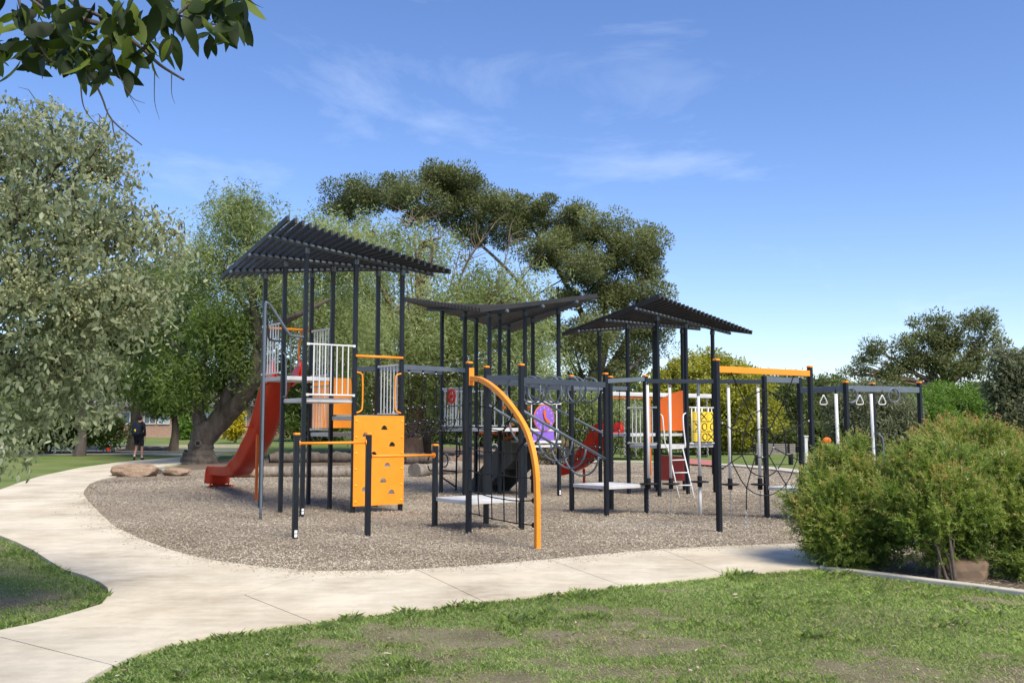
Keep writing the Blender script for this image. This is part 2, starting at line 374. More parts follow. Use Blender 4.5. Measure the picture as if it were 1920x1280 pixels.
D = np.stack([np.cos(th)*np.cos(tl), np.sin(th)*np.cos(tl), np.sin(tl)], 1); zc = gz_np(xx, yy)+0.016*np.sin(1.3*xx+0.9*np.sin(0.8*yy))*np.sin(1.1*yy+0.6*xx)+0.006+rng.random(len(xx))*0.018; zc = np.where(spill, gz_np(xx, yy)+0.038, zc)
C = np.stack([xx, yy, zc], 1); sc = (0.7+yy/26)
Q = leaf_quads(C-D*0.02, D, (0.014+0.022*rng.random(len(xx)))*sc, (0.006+0.007*rng.random(len(xx)))*sc, rng, up=(0, 0, 1.6))
CHIP = leafmat('bark_chip', [(0.11, 0.083, 0.056), (0.28, 0.225, 0.155), (0.40, 0.335, 0.24), (0.53, 0.46, 0.345), (0.70, 0.635, 0.51)], 0.0, 0.9, 0.15)
patch = fbm(xx*0.5, yy*0.5, 3)
tag(quads_mesh('bark_chips', Q, CHIP, 0.28+0.42*rng.random(len(xx))+0.75*(patch-0.5)), 'loose grey brown bark chips', None, None, 'stuff')

# --- mulch behind the logs, garden bed, street
tag(tri_patch('mulch_ground', px_poly([(330, 873), (400, 864), (470, 858), (600, 846), (760, 838), (930, 838), (1040, 858), (1040, 869), (830, 872), (560, 876), (420, 879), (330, 884)]), MULCH, 2.0, lambda x, y: gz(x, y)-0.008), 'brown leaf mulch under the pepper trees', None, None, 'structure')
bed_poly = px_poly([(1522, 1052), (1545, 1069), (1640, 1080), (1740, 1093), (1830, 1104), (1920, 1116), (2100, 1138), (2100, 1031), (1750, 1038), (1600, 1045)])
tag(tri_patch('garden_bed_soil', bed_poly, SOIL, 0.5, lambda x, y: gz(x, y)+0.012), 'dark garden bed soil under the shrubs', None, None, 'structure')
def strip(name, pts, w, h, mat, label, cat=None, kind='structure', lift=0.0):
    """low kerb that follows plan points given in pixels"""
    q = smooth_path([P(*p) for p in pts], 4); mb = MB(); L = []
    for i, p in enumerate(q):
        t = (q[min(i+1, len(q)-1)]-q[max(i-1, 0)]); t.z = 0; t.normalize(); s = Vector((-t.y, t.x, 0))*w/2; z = gz(p.x, p.y)+lift
        L.append([(p.x-s.x, p.y-s.y, z-0.15), (p.x-s.x, p.y-s.y, z+h), (p.x+s.x, p.y+s.y, z+h), (p.x+s.x, p.y+s.y, z-0.15)])
    V = [v for r in L for v in r]; Fc = []
    for i in range(len(L)-1):
        for k in range(3): Fc.append((i*4+k, i*4+k+1, (i+1)*4+k+1, (i+1)*4+k))
    Fc += [(0, 1, 2, 3), tuple((len(L)-1)*4+k for k in (3, 2, 1, 0))]
    return tag(mesh_obj(name, V, Fc, mat, bevel=min(0.012, w/6)), label, cat, None, kind)
strip('kerb', [(1543, 1068), (1640, 1079), (1740, 1092), (1830, 1103), (1920, 1115), (2060, 1133)], 0.12, 0.045, KERB, 'pale concrete garden edging in front of the shrubs')
strip('kerb', [(930, 866), (1040, 866), (1150, 866.5), (1250, 868.5), (1345, 872), (1430, 878), (1520, 888), (1600, 898), (1700, 914)], 0.9, 0.06, KERB, 'pale concrete edging along the far side of the bark area')
strip('footpath', [(-120, 853), (100, 851), (240, 850), (340, 851.5), (420, 853)], 1.1, 0.02, KERB, 'thin pale footpath beside the street beyond the lawn')
strip('road', [(-200, 846), (100, 844.5), (300, 844), (480, 844)], 5.0, -0.005, ROAD, 'suburban street asphalt in front of the brick house', lift=0.02)
strip('kerb', [(-200, 840), (100, 839), (300, 838.5), (480, 838)], 0.5, 0.12, KERB, 'grey kerb on the far side of the street')
tag(tri_patch('rubber_mat', px_poly([(1288, 862), (1345, 866), (1345, 876), (1288, 872)]), MAT_PINK, 0, lambda x, y: gz(x, y)+0.072), 'pinkish rubber mat on the far edge of the bark', None, None, 'structure')

# ============================================================ PLAYGROUND
A1 = 0.622
T1, T2, T3 = (-3.763, 17.418, 0.622), (-1.693, 23.159, -0.935), (3.458, 22.784, 0.668)
def tp(T, i, j, z=0.0):
    x0, y0, a = T; return Vector((x0+i*math.cos(a)-j*math.sin(a), y0+i*math.sin(a)+j*math.cos(a), z))
GI = Vector((math.cos(A1), math.sin(A1), 0)); GJ = Vector((-math.sin(A1), math.cos(A1), 0))
PW = 0.075
def post(parent, p, z1, rz, z0=None, mat=DARK, w=PW, name='post', cap=None, sticker=None):
    z0 = gz(p[0], p[1])-0.12 if z0 is None else z0
    mb = MB().box((p[0], p[1], (z0+z1)/2), (w, w, z1-z0), rz); o = mb.build(name, mat, parent, bevel=0.009)
    if cap:
        m = MB().box((p[0], p[1], z1+0.014), (w+0.012, w+0.012, 0.034), rz); m.build('cap', cap, o, bevel=0.012)
    if sticker is not None:                       # rating plate low on one face
        g = gz(p[0], p[1]); M = Matrix.Rotation(rz, 3, 'Z'); q = M @ Vector(((w/2+0.002) if sticker == 1 else 0, -(w/2+0.002) if sticker == 0 else 0, 0))
        for dz in (0.06, 0.115):
            s = (0.045, 0.003, 0.045) if sticker == 0 else (0.003, 0.045, 0.045)
            MB().box((p[0]+q.x, p[1]+q.y, g+dz), s, rz).build('rating_plate', STICKER, o)
    return o
def tubep(parent, name, pts, r, mat, n=8, sm=True): return MB().tube(pts, r, n).build(name, mat, parent, smooth=sm)
def guard(parent, a, b, z0, z1, nb, mat=WHITE, r=0.013, inset=0.04, shift=None):
    """guard rail with round top and bottom rails and upright balusters"""
    a, b = Vector((a.x, a.y, 0)), Vector((b.x, b.y, 0)); d = (b-a).normalized(); s = Vector((0, 0, 0)) if shift is None else shift
    a = a+d*inset+s; b = b-d*inset+s; up = Vector((0, 0, 1))
    for z, nm in ((z1, 'guard_rail'), (z0, 'bottom_rail')):
        g = MB().tube([a+up*z, b+up*z], r*1.35)
        for e in (a, b): g.box(e+up*z, (0.05, 0.032, 0.045), math.atan2(d.y, d.x))
        q = g.build(nm, mat, parent if z == z1 else o)
        if z == z1: o = q
    for k in range(nb):
        p = a.lerp(b, (k+1)/(nb+1)); MB().tube([p+up*z0, p+up*z1], r, 8, False).build('baluster', mat, o, smooth=True)
    return o
def deck(parent, T, i, j, z, mat=DECK, th=0.075):
    c = tp(T, i+.5, j+.5, z-th/2); return MB().box(c, (0.985, 0.985, th), T[2]).build('deck', mat, parent, bevel=0.008)
def roof(parent, T, zc, amp):
    zf = lambda i, j: zc+amp*(1-i)*(1-j)
    for j in (0, 1, 2):
        a, b = tp(T, -0.7, j, zf(-0.7, j)+0.055), tp(T, 2.68, j, zf(2.68, j)+0.055)
        o = tubep(parent, 'roof_beam', [a, b], 0.038, DGREY, 12)
        d = (b-a).normalized(); MB().tube([a-d*0.03, a], [0.026, 0.040], 10).build('end_cap', GREY, o)
        MB().tube([b, b+d*0.03], [0.040, 0.026], 10).build('end_cap', GREY, o)
    for k in range(25):
        i = -0.66+k*3.30/24; h = 0.055+0.038+0.052
        a, b = tp(T, i, -0.72, zf(i, -0.72)+h), tp(T, i, 2.66, zf(i, 2.66)+h)
        MB().bar(a, b, 0.048, 0.10).build('roof_slat', SLAT, parent, bevel=0.004)
    return zf
def tower(name, label, T, zc, amp, stickers=()):
    t = thing(name, label, 'play tower', tp(T, 0, 0, gz(T[0], T[1])), 'roofed play towers')
    zf = roof(t, T, zc, amp)
    for i in range(3):
        for j in range(3):
            o = post(t, tp(T, i, j), zf(i, j)+0.03, T[2], sticker=stickers.get((i, j)) if stickers else None)
            q = tp(T, i, j, zf(i, j)-0.05); MB().box(q, (PW+0.012, PW+0.012, 0.10), T[2]).build('bracket', DGREY, o, bevel=0.004)
    return t

# ---------------- left tower
t1 = tower('play_tower', 'tall left play tower with slatted roof, red slide and orange climbing wall', T1, 4.77, 0.11, {(0, 0): 0})
zH, zM, zL, zB = zp(705, 18.4), zp(746, 17.6), zp(780, 18.2), zp(811, 18.9)
deck(t1, T1, 0, 1, zH); deck(t1, T1, 0, 0, zM); deck(t1, T1, 1, 0, zL); deck(t1, T1, 1, 1, zB)
m = tp(T1, 1.5, 1.0, zp(780, 18.8)); MB().box(m, (0.9, 0.28, 0.06), T1[2]).build('step', UNDER, t1)
guard(t1, tp(T1, 0, 0), tp(T1, 1, 0), zp(740, 17.6), zp(646, 17.6), 7, shift=GJ*-0.045)
guard(t1, tp(T1, 0, 2), tp(T1, 0, 1), zH+0.06, zp(610, 18.7), 6, shift=GI*-0.04)
guard(t1, tp(T1, 1, 1), tp(T1, 1, 2), zH+0.05, zp(619, 19.3), 6)
guard(t1, tp(T1, 1, 2), tp(T1, 1, 1), zB+0.06, zH-0.16, 6)
guard(t1, tp(T1, 2, 0), tp(T1, 2, 1), zL+0.05, zp(685, 18.9), 6)
up = Vector((0, 0, 1))
a, b = tp(T1, 1, -0.05), tp(T1, 2, -0.05); z = zp(668, 18.1)
tubep(t1, 'top_bar', [a+up*z, b+up*z], 0.026, ORANGE, 10)
a, b = tp(T1, 0, 2.05), tp(T1, 1, 2.05); z = zp(616, 19.3); tubep(t1, 'top_bar', [a+up*z, b+up*z], 0.026, ORANGE, 10)
for i, s in ((1, 1), (2, -1)):                       # orange hand grips above the climbing wall
    q = tp(T1, i, -0.04); d = GI*s
    tubep(t1, 'hand_grip', smooth_path([q+d*0.03+up*(zL+0.82), q+d*0.12+up*(zL+0.79), q+d*0.15+up*(zL+0.68), q+d*0.15+up*(zL+0.2), q+d*0.12+up*(zL+0.1), q+d*0.03+up*(zL+0.06)], 4), 0.016, ORANGE)
# orange board at the back with a rounded notch
a, b = tp(T1, 1, 2), tp(T1, 2, 2); d = (b-a).normalized(); zb0, zb1 = zp(802, 19.7), zp(707, 19.7)
prof = [(0.05, zb0), (0.93, zb0), (0.93, zb0+0.25), (0.98, zb0+0.32), (0.98, zb1-0.22), (0.93, zb1-0.16), (0.91, zb1), (0.05, zb1)]
V = [a+d*u_+up*v_+GJ*w_ for w_ in (0.0, 0.02) for u_, v_ in prof]; k = len(prof)
mesh_obj('back_board', [v-t1.location for v in V], [tuple(range(k-1, -1, -1)), tuple(range(k, 2*k))]+[(q, (q+1) % k, (q+1) % k+k, q+k) for q in range(k)], ORANGE, t1)
# climbing wall with half-moon holes
z0, z1 = 0.16, zL+0.01; wall = []
hp = [(1337, 430), (1398, 548), (1195, 478), (1258, 615), (1363, 695), (1333, 803), (1192, 860), (1397, 887)]
holes = []
for hx, hy in hp:
    cu, cv = 0.01+(hx-1120)/365*1.0, z1-(hy+14-343)/632*(z1-z0)
    holes.append([(cu-0.068, cv)]+[(cu-0.068*math.cos(q*math.pi/10), cv+0.085*math.sin(q*math.pi/10)) for q in range(1, 10)]+[(cu+0.068, cv)])
op = tri_patch('climbing_wall', [(-0.03, z0), (1.03, z0), (1.03, z1), (-0.03, z1)], ORANGE, 0, lambda x, y: 0, t1, holes)
for v in op.data.vertices:
    u_, v_ = v.co.x, v.co.y; v.co = tp(T1, 1, 0)+GI*u_-GJ*0.062+up*v_-t1.location
sm = op.modifiers.new('thick', 'SOLIDIFY'); sm.thickness = 0.02; sm.offset = 0
for u_ in (0.02, 0.98):
    for q in range(6):
        c = tp(T1, 1, 0)+GI*u_-GJ*0.074+up*(z1-0.1-q*(z1-z0-0.18)/5); MB().ball(c, 0.018, 8, 5).build('bolt', YELLOW, op, smooth=True)
# red wave slide
def slide(parent, pts, width, wall_h, mat, name='slide', side=None):
    """trough lofted along pts (floor centre line)"""
    n = len(pts); V = []; Fc = []; th = 0.02
    for i, p in enumerate(pts):
        t = pts[min(i+1, n-1)]-pts[max(i-1, 0)]; t2 = Vector((t.x, t.y, 0)).normalized(); s = Vector((t2.y, -t2.x, 0)); nn = s.cross(t.normalized()); nn = nn if nn.z > 0 else -nn
        w = width/2; hh = wall_h
        prof = [(-w-0.05, hh-0.02), (-w-0.05, hh), (-w+0.01, hh), (-w+0.045, 0.05), (-w+0.11, 0), (w-0.11, 0), (w-0.045, 0.05), (w-0.01, hh), (w+0.05, hh), (w+0.05, hh-0.02), (w+0.012, hh-0.03), (w-0.02, 0.02), (w-0.10, -th), (-w+0.10, -th), (-w+0.02, 0.02), (-w-0.012, hh-0.03)]
        for u_, v_ in prof: V.append(p+s*u_+nn*v_)
    m = 16
    for i in range(n-1):
        for k in range(m): Fc.append((i*m+k, i*m+(k+1) % m, (i+1)*m+(k+1) % m, (i+1)*m+k))
    Fc += [tuple(range(m-1, -1, -1)), tuple((n-1)*m+k for k in range(m))]
    off = parent.location
    return mesh_obj(name, [v-off for v in V], Fc, mat, parent, smooth=True)
c0 = tp(T1, 0.5, 2.0); ex = P(411, 912); dr = Vector((ex.x-c0.x, ex.y-c0.y, 0)); Ls = dr.length; dr.normalize(); ge = gz(ex.x, ex.y)
sp = [(-0.02, zH+0.03), (0.25, zH+0.02), (0.55, zH-0.14), (0.95, zH-0.52), (1.35, zH-0.95), (1.75, zH-1.28), (2.2, zH-1.52), (2.7, zH-1.80), (3.2, ge+0.50), (3.65, ge+0.36), (Ls-0.5, ge+0.305), (Ls-0.1, ge+0.30), (Ls-0.02, ge+0.26), (Ls+0.03, ge+0.10), (Ls+0.03, ge-0.03)]
s1 = slide(t1, smooth_path([c0+dr*a+up*z for a, z in sp], 5), 0.52, 0.23, RED)
s1['label'] = 'straight red wave slide'
for s in (-1, 1):
    q = c0+Vector((dr.y, -dr.x, 0))*s*0.29
    mbh = MB(); prof = [(-0.03, 0.0), (-0.02, 0.30), (0.08, 0.34), (0.42, 0.16), (0.6, -0.15)]
    for w_ in (-0.025, 0.025): mbh.v += [q+Vector((dr.y, -dr.x, 0))*w_+dr*u_+up*(zH+0.02+v_) for u_, v_ in prof]
    mbh.f = [(4, 3, 2, 1, 0), (5, 6, 7, 8, 9)]+[(i, (i+1) % 5, (i+1) % 5+5, i+5) for i in range(5)]
    oo = mbh.build('entry_cheek', BRED, s1)
q = c0+Vector((dr.y, -dr.x, 0))*0.29
tubep(t1, 'slide_grip', smooth_path([q+dr*0.2+up*(zH+0.3), q+dr*0.18+up*(zH+0.72), q+dr*0.0+up*(zH+0.95), q-dr*0.1+up*(zp(616, 19.3))], 4), 0.018, ORANGE2)
lg = P(480, 937); lz = zp(800, lg.y)
MB().box((lg.x, lg.y, (lz+lg.z)/2-0.05), (0.05, 0.05, lz-lg.z+0.1), A1).build('slide_leg', ORANGE2, s1)
MB().box((lg.x, lg.y, lz), (0.62, 0.05, 0.03), A1).build('slide_bracket', RED, s1)
for s in (-1, 1):
    q = c0+dr*(Ls-0.02)+Vector((dr.y, -dr.x, 0))*s*0.22; MB().tube([(q.x, q.y, ge-0.06), (q.x, q.y, ge+0.12)], 0.02).build('slide_foot', RED, s1)
# fire pole with two arms
pb = P(488.5, 974); f1, m1 = tp(T1, 0, 0), tp(T1, 0, 1); zt = zp(566, pb.y)
tubep(t1, 'fire_pole', smooth_path([pb-up*0.1, pb+up*1.2, pb+up*2.6, Vector((pb.x, pb.y, zt-0.12)), Vector((pb.x, pb.y, zt-0.02))+GI*0.04, W(512, 580, 16.9), W(540, 623, 17.1), W(548, 629, 17.2), Vector((f1.x, f1.y, zp(632, 17.4)))], 4), 0.024, GREY, 10)
tubep(t1, 'fire_pole_arm', smooth_path([Vector((pb.x, pb.y, zt-0.15)), W(501, 600, 17.2), W(503, 627, 17.5), W(508, 637, 17.7), Vector((m1.x, m1.y, zp(640, 18.23)))], 4), 0.02, DGREY, 10)
tubep(t1, 'grab_rail', smooth_path([W(531, 661, 18.2), W(535, 666, 18.15), W(536, 680, 18.15), W(536, 738, 18.15), W(530, 744, 18.2)], 4), 0.016, GREY, 8)
tubep(t1, 'upright_rail', [W(545, 632, 18.4), W(545, 704, 18.4)], 0.012, GREY, 8)

# ---------------- middle tower
t2 = tower('play_tower', 'middle play tower with low slatted roof and purple clock panel', T2, 4.275, 0.105, {(2, 2): 1})
zD = zp(802, 23)
for i in (0, 1):
    for j in (0, 1): deck(t2, T2, i, j, zD)
I2 = tp(T2, 1, 0)-tp(T2, 0, 0); J2 = tp(T2, 0, 1)-tp(T2, 0, 0)
g2 = guard(t2, tp(T2, 0, 0), tp(T2, 1, 0), zD+0.05, zp(728, 22.8), 7)
guard(t2, tp(T2, 0, 1), tp(T2, 0, 2), zD+0.05, zp(733, 23.9), 6); guard(t2, tp(T2, 0, 0), tp(T2, 0, 1), zD+0.05, zp(733, 23.4), 6)
c = tp(T2, 0.5, 0, zp(743, 22.8))-J2*0.05; MB().ring(c, I2, up, 0.15, 0.03, 20, 8).build('play_wheel', BRED, t2, smooth=True)
MB().bar(c-I2*0.13, c+I2*0.13, 0.03, 0.03).bar(c-up*0.13, c+up*0.13, 0.03, 0.03).ball(c, 0.05).build('wheel_hub', BRED, t2)
# clock panel between the right-hand posts
ca, cb = tp(T2, 2, 1), tp(T2, 2, 2); cd_ = (cb-ca).normalized(); cn = Vector((cd_.y, -cd_.x, 0)); cn = cn if cn.y < 0 else -cn
cz = lambda py: zp(py, 22.45)
def cpt(u_, z, o=0.05): return ca+cd_*u_+cn*o+up*z
fr = thing  # (frame is a part)
mb = MB()
mb.bar(cpt(-0.02, cz(755)), cpt(1.02, cz(755)), 0.03, 0.07).bar(cpt(0.06, cz(806)), cpt(0.94, cz(806)), 0.028, 0.05).bar(cpt(-0.02, cz(828)), cpt(1.02, cz(828)), 0.03, 0.06).bar(cpt(0.15, cz(836)), cpt(0.95, cz(836)), 0.12, 0.05)
mb.bar(cpt(0.15, cz(755)), cpt(0.13, cz(828)), 0.026, 0.13).bar(cpt(0.89, cz(755)), cpt(0.89, cz(828)), 0.026, 0.13)
fo = mb.build('clock_frame', WHITE, t2, bevel=0.004)
def disc(c, ax, ay, rad, th, nrm, n=32):
    mb = MB(); V = [c+ax*rad*math.cos(2*math.pi*k/n)+ay*rad*math.sin(2*math.pi*k/n)+nrm*o for o in (0, th) for k in range(n)]
    return mb.add(V, [tuple(range(n)), tuple(range(2*n-1, n-1, -1))]+[(k, k+n, (k+1) % n+n, (k+1) % n) for k in range(n)])
cc = cpt(0.5, cz(783.5), 0.045); co = disc(cc, cd_, up, 0.29, 0.035, cn).build('clock_face', PURPLE, t2)
MB().ring(cc+cn*0.02, cd_, up, 0.292, 0.016, 36, 6).build('clock_rim', ORANGE2, co, smooth=True)
for k in range(12):
    an = k*math.pi/6; c = cc+cd_*0.235*math.sin(an)+up*0.235*math.cos(an)+cn*0.037
    w_ = cd_*math.sin(an)+up*math.cos(an); s_ = w_.cross(cn)
    MB().add([c-w_*0.022-s_*0.010, c+w_*0.022-s_*0.010, c+w_*0.022+s_*0.010, c-w_*0.022+s_*0.010], [(0, 1, 2, 3)]).build('hour_mark', paint('mark_lilac', (0.55, 0.40, 0.75)) if k == 0 else MATS['mark_lilac'], co)
def hand(an, L, w):
    d_ = cd_*math.sin(an)+up*math.cos(an); s_ = d_.cross(cn).normalized(); p = cc+cn*0.045
    V = [p-s_*w*0.45, p+d_*L*0.55-s_*w, p+d_*L, p+d_*L*0.55+s_*w, p+s_*w*0.45]; V += [v+cn*0.02 for v in V]
    return MB().add(V, [(0, 1, 2, 3, 4), (9, 8, 7, 6, 5)]+[(i, (i+1) % 5, (i+1) % 5+5, i+5) for i in range(5)]).build('clock_hand', ORANGE2, co)
hand(-0.06, 0.22, 0.04); hand(2.25, 0.21, 0.04)
MB().box(cpt(0.5, (cz(808)+cz(826))/2, 0.045), (0.62, 0.02, cz(809)-cz(826)), math.atan2(cd_.y, cd_.x)).build('lower_panel', PURPLE, t2)
# moulded dark stair going down behind the tower
sa = Vector((0.32, 23.1, 0)); sdir = Vector((-0.62, 0.78, 0)).normalized(); ss = Vector((sdir.y, -sdir.x, 0)); zt0 = zp(829, 23.3)
stp = MB(); ns = 6
for k in range(ns):
    z_ = zt0-k*zt0/ns; a = sa+sdir*(0.28*k); stp.box(a+sdir*0.14+up*(z_-0.02), (0.30, 0.78, 0.05), math.atan2(sdir.y, sdir.x)); stp.box(a+sdir*0.275+up*(z_-0.13), (0.03, 0.78, 0.2), math.atan2(sdir.y, sdir.x))
stp.build('stair_treads', STAIR, t2, bevel=0.006)
for s in (-1, 1):
    q = sa+ss*s*0.41; V = [q+sdir*u_+up*v_+ss*w_ for w_ in (-0.02, 0.02) for u_, v_ in ((0, zt0+0.06), (0.3, zt0+0.06), (1.78, 0.16), (1.78, -0.05), (1.3, -0.05), (0, zt0-0.45))]
    MB().add(V, [(0, 1, 2, 3, 4, 5), (11, 10, 9, 8, 7, 6)]+[(i, (i+1) % 6, (i+1) % 6+6, i+6) for i in range(6)]).build('stair_side', STAIR, t2)
MB().box(sa-sdir*0.1+up*(zt0+0.03), (0.35, 0.86, 0.05), math.atan2(sdir.y, sdir.x)).build('stair_landing', UNDER, t2)
for pa in ([(897, 811), (925, 813), (944, 812), (955, 800), (962, 795)], [(968, 803), (962, 815), (952, 821), (943, 820)]):
    tubep(t2, 'orange_rail', smooth_path([W(x, y, 24.2) for x, y in pa], 4), 0.03, ORANGE2, 8)
for x, y in ((945, 764), (991, 764)): MB().ball(W(x, y, 23.8), 0.05).build('orange_knob', ORANGE2, t2, smooth=True)

# loop climber at the left corner of the middle tower
lc = thing('loop_climber', 'thin dark steel loop climber beside the middle tower', 'climber', P(856, 919))
bp_ = P(855, 919); dL = bp_.y
tubep(lc, 'upright', [bp_-up*0.1, W(857, 806, dL)], 0.022, DARK); tubep(lc, 'brace', [W(831, 896, dL-.2), W(854, 912, dL)], 0.02, DARK)
tubep(lc, 'rung', [W(829, 881.5, dL-.2), W(855, 883.5, dL)], 0.022, DGREY)
tubep(lc, 'top_rail', smooth_path([W(797, 818, dL-.8), W(798, 828, dL-.8), W(806, 830.5, dL-.7), W(828, 831.5, dL-.2), W(856, 830, dL), W(861, 834, dL), W(862, 850, dL), W(857, 857, dL)], 4), 0.018, DARK)
for x, y, w_, h_ in ((833, 863, 7, 12), (808, 868, 6, 14)):
    tubep(lc, 'hand_loop', [W(x+w_*math.cos(q*math.pi/9), y+h_*math.sin(q*math.pi/9), dL-.3) for q in range(-8, 9)], 0.016, DARK)
tubep(lc, 'side_rung', [W(853, 845.5, dL), W(870, 846, dL)], 0.016, DARK)
MB().ring(W(927, 839, 25.5), (1, 0, 0), (0, 0, 1), 0.09, 0.02, 20, 6).build('grip_ring', WHITE, lc, smooth=True)

# ---------------- right tower
t3 = tower('play_tower', 'right play tower with tic-tac-toe panel, white ladder and curved red slide', T3, 4.12, 0.11, {(2, 0): 1})
I3 = tp(T3, 1, 0)-tp(T3, 0, 0); J3 = tp(T3, 0, 1)-tp(T3, 0, 0)
zl3, zh3 = zp(834, 22.9), zp(812, 23.9)
deck(t3, T3, 0, 0, zl3); deck(t3, T3, 1, 0, zl3); deck(t3, T3, 0, 1, zh3); deck(t3, T3, 1, 1, zh3)
guard(t3, tp(T3, 0, 1), tp(T3, 0, 0), zl3+0.04, zp(764, 23.2), 6, shift=I3*-0.03)
a, b = tp(T3, 1, 1), tp(T3, 2, 1)                     # orange board with curved top
prof = [(0.06, zh3+0.06), (0.94, zh3+0.06), (0.94, zp(729, 23.7)), (0.75, zp(731, 23.7)), (0.5, zp(736, 23.7)), (0.25, zp(743, 23.7)), (0.06, zp(749, 23.7))]
V = [a+I3*u_+up*v_+J3*w_ for w_ in (-0.05, -0.03) for u_, v_ in prof]; k = len(prof)
MB().add(V, [tuple(range(k)), tuple(range(2*k-1, k-1, -1))]+[(q, q+k, (q+1) % k+k, (q+1) % k) for q in range(k)]).build('curved_board', ORANGE2, t3)
prof = [(0.05, zp(902, 23.7)), (0.95, zp(906, 23.7)), (0.95, zp(858, 23.7)), (0.05, zp(854, 23.7))]
V = [a+I3*u_+up*v_+J3*w_ for w_ in (-0.05, -0.03) for u_, v_ in prof]
MB().add(V, [(0, 1, 2, 3), (7, 6, 5, 4)]+[(q, q+4, (q+1) % 4+4, (q+1) % 4) for q in range(4)]).build('lower_board', paint('dark_red_board', (0.33, 0.024, 0.012), 0.4), t3)
# tic-tac-toe rollers
ta, tb = tp(T3, 1, 0)-J3*0.03, tp(T3, 2, 0)-J3*0.03; zt_, zb_ = zp(763, 23.05), zp(834, 23.05)
gg = MB().tube([ta+I3*.05+up*zt_, tb-I3*.05+up*zt_], 0.02).tube([ta+I3*.05+up*(zb_+0.03), tb-I3*.05+up*(zb_+0.03)], 0.02)
for u_ in (0.14, 0.88): gg.tube([ta+I3*u_+up*zb_, ta+I3*u_+up*zt_], 0.013)
go = gg.build('game_frame', WHITE, t3, smooth=True)
marks = [['X', 'X', 'X'], ['X', 'O', 'O'], ['O', 'O', 'X']]; rh = (zt_-zb_)*0.26; rr = 0.115
for r_ in range(3):
    for c_ in range(3):
        q = ta+I3*(0.28+0.235*c_)+up*(zt_-(0.20+0.275*r_)*(zt_-zb_)-rh*0.15)
        ro = MB().tube([q-up*rh*0.48, q+up*rh*0.48], rr, 20).build('roller', YELLOW, go, smooth=False)
        turn = random.Random(r_*3+c_).uniform(-0.5, 0.5); mk = MB()
        def on(u_, v_):                                # point on the roller's skin
            an = u_/rr+turn; return q+(I3*math.sin(an)-J3*math.cos(an))*(rr+0.004)+up*v_
        if marks[r_][c_] == 'X':
            for s in (-1, 1): mk.tube([on(x*0.075, s*x*0.085) for x in (-1, -0.6, -0.2, 0.2, 0.6, 1)], 0.010, 6)
        else: mk.tube([on(0.065*math.cos(x*math.pi/8), 0.085*math.sin(x*math.pi/8)) for x in range(17)], 0.010, 6)
        mk.build('mark', BLACK, ro)
for c_ in range(3): q = ta+I3*(0.28+0.235*c_); MB().tube([q+up*zb_, q+up*zt_], 0.02).build('spindle', WHITE, go, smooth=True)
# white ladder
l0, l1 = P(1274, 932), P(1302.5, 932.5); e0, e1 = W(1253, 841, 22.75), W(1280, 840, 23.0)
h0 = [tp(T3, 0, 0)+I3*0.04+up*zp(776, 22.8), W(1242, 781, 22.75), W(1244, 800, 22.7), W(1247, 830, 22.7), W(1250, 838, 22.72), e0]
h1 = [tp(T3, 1, 0)-I3*0.04+up*zp(774, 23.3), W(1281, 779, 23.2), W(1281.5, 800, 23.1), W(1285, 832, 23.0), W(1283, 838, 23.0), e1]
lad = MB().tube(smooth_path(h0, 4), 0.017).build('ladder_stile', WHITE, t3, smooth=True); MB().tube(smooth_path(h1, 4), 0.017).build('ladder_stile', WHITE, t3, smooth=True)
MB().tube([e0, l0-up*0.05], 0.017).build('ladder_stile', WHITE, t3, smooth=True); MB().tube([e1, l1-up*0.05], 0.017).build('ladder_stile', WHITE, t3, smooth=True)
for f in (0.0, 0.24, 0.50, 0.755): MB().tube([e0.lerp(l0, f), e1.lerp(l1, f)], 0.014).build('rung', WHITE, t3, smooth=True)
# curved red slide
cs = [tp(T3, 0.5, 1.97), tp(T3, 0.5, 2.25), Vector((2.30, 25.2, 0)), Vector((2.12, 25.6, 0)), Vector((1.86, 25.9, 0)), Vector((1.55, 26.05, 0)), Vector((1.30, 26.1, 0))]
zz = [zh3+0.02, zh3-0.02, zh3-0.32, zh3-0.64, 0.54, 0.38, 0.33]
s3 = slide(t3, smooth_path([Vector((p.x, p.y, z)) for p, z in zip(cs, zz)], 5), 0.55, 0.26, BRED); s3['label'] = 'curved bright red slide'
for u_ in (0.2, 0.8):
    q = tp(T3, u_, 2.08); MB().ball(q+up*(zh3+0.10), 0.13, 10, 8, (0.7, 0.9, 1.2)).build('slide_horn', BRED, s3, smooth=True)
q = Vector((1.92, 25.85, 0)); MB().tube([(q.x, q.y, -0.05), (q.x, q.y, 0.5)], 0.035).build('slide_foot', BRED, s3)

# ---------------- low platforms on the same grid
def low_platform(name, label, front, tops, zdeck, stick=None):
    q = [front, front+GI, front+GI+GJ, front+GJ]; t = thing(name, label, 'platform', (front.x, front.y, gz(front.x, front.y)), 'low white platforms on posts')
    c = front+(GI+GJ)*0.5; MB().box((c.x, c.y, zdeck-0.03), (1.0, 1.0, 0.06), A1).build('deck', DECK, t, bevel=0.008)
    for k, (p, zt) in enumerate(zip(q, tops)):
        if zt: post(t, p, zt, A1, cap=ORANGE, sticker=(1 if stick == k else None))
    return t, q
fr1 = P(878.5, 999.7); fr1.z = 0
p1, q1 = low_platform('low_platform', 'low white platform beside the orange arch net', fr1, [zp(680, 14.7), zp(684, 15.3), zp(688, 16.1), zp(836, 15.5)], zp(935, 15.3), 1)
fr2 = P(1137.4, 967.4); fr2.z = 0
p2, q2 = low_platform('low_platform', 'low white platform in the middle between the ring bridge and hanging discs', fr2, [zp(700, 17.4), zp(704, 18.0), zp(706, 18.8), zp(704, 18.2)], zp(909, 18.1), 0)
fr3 = P(1438.4, 970.6); fr3.z = 0
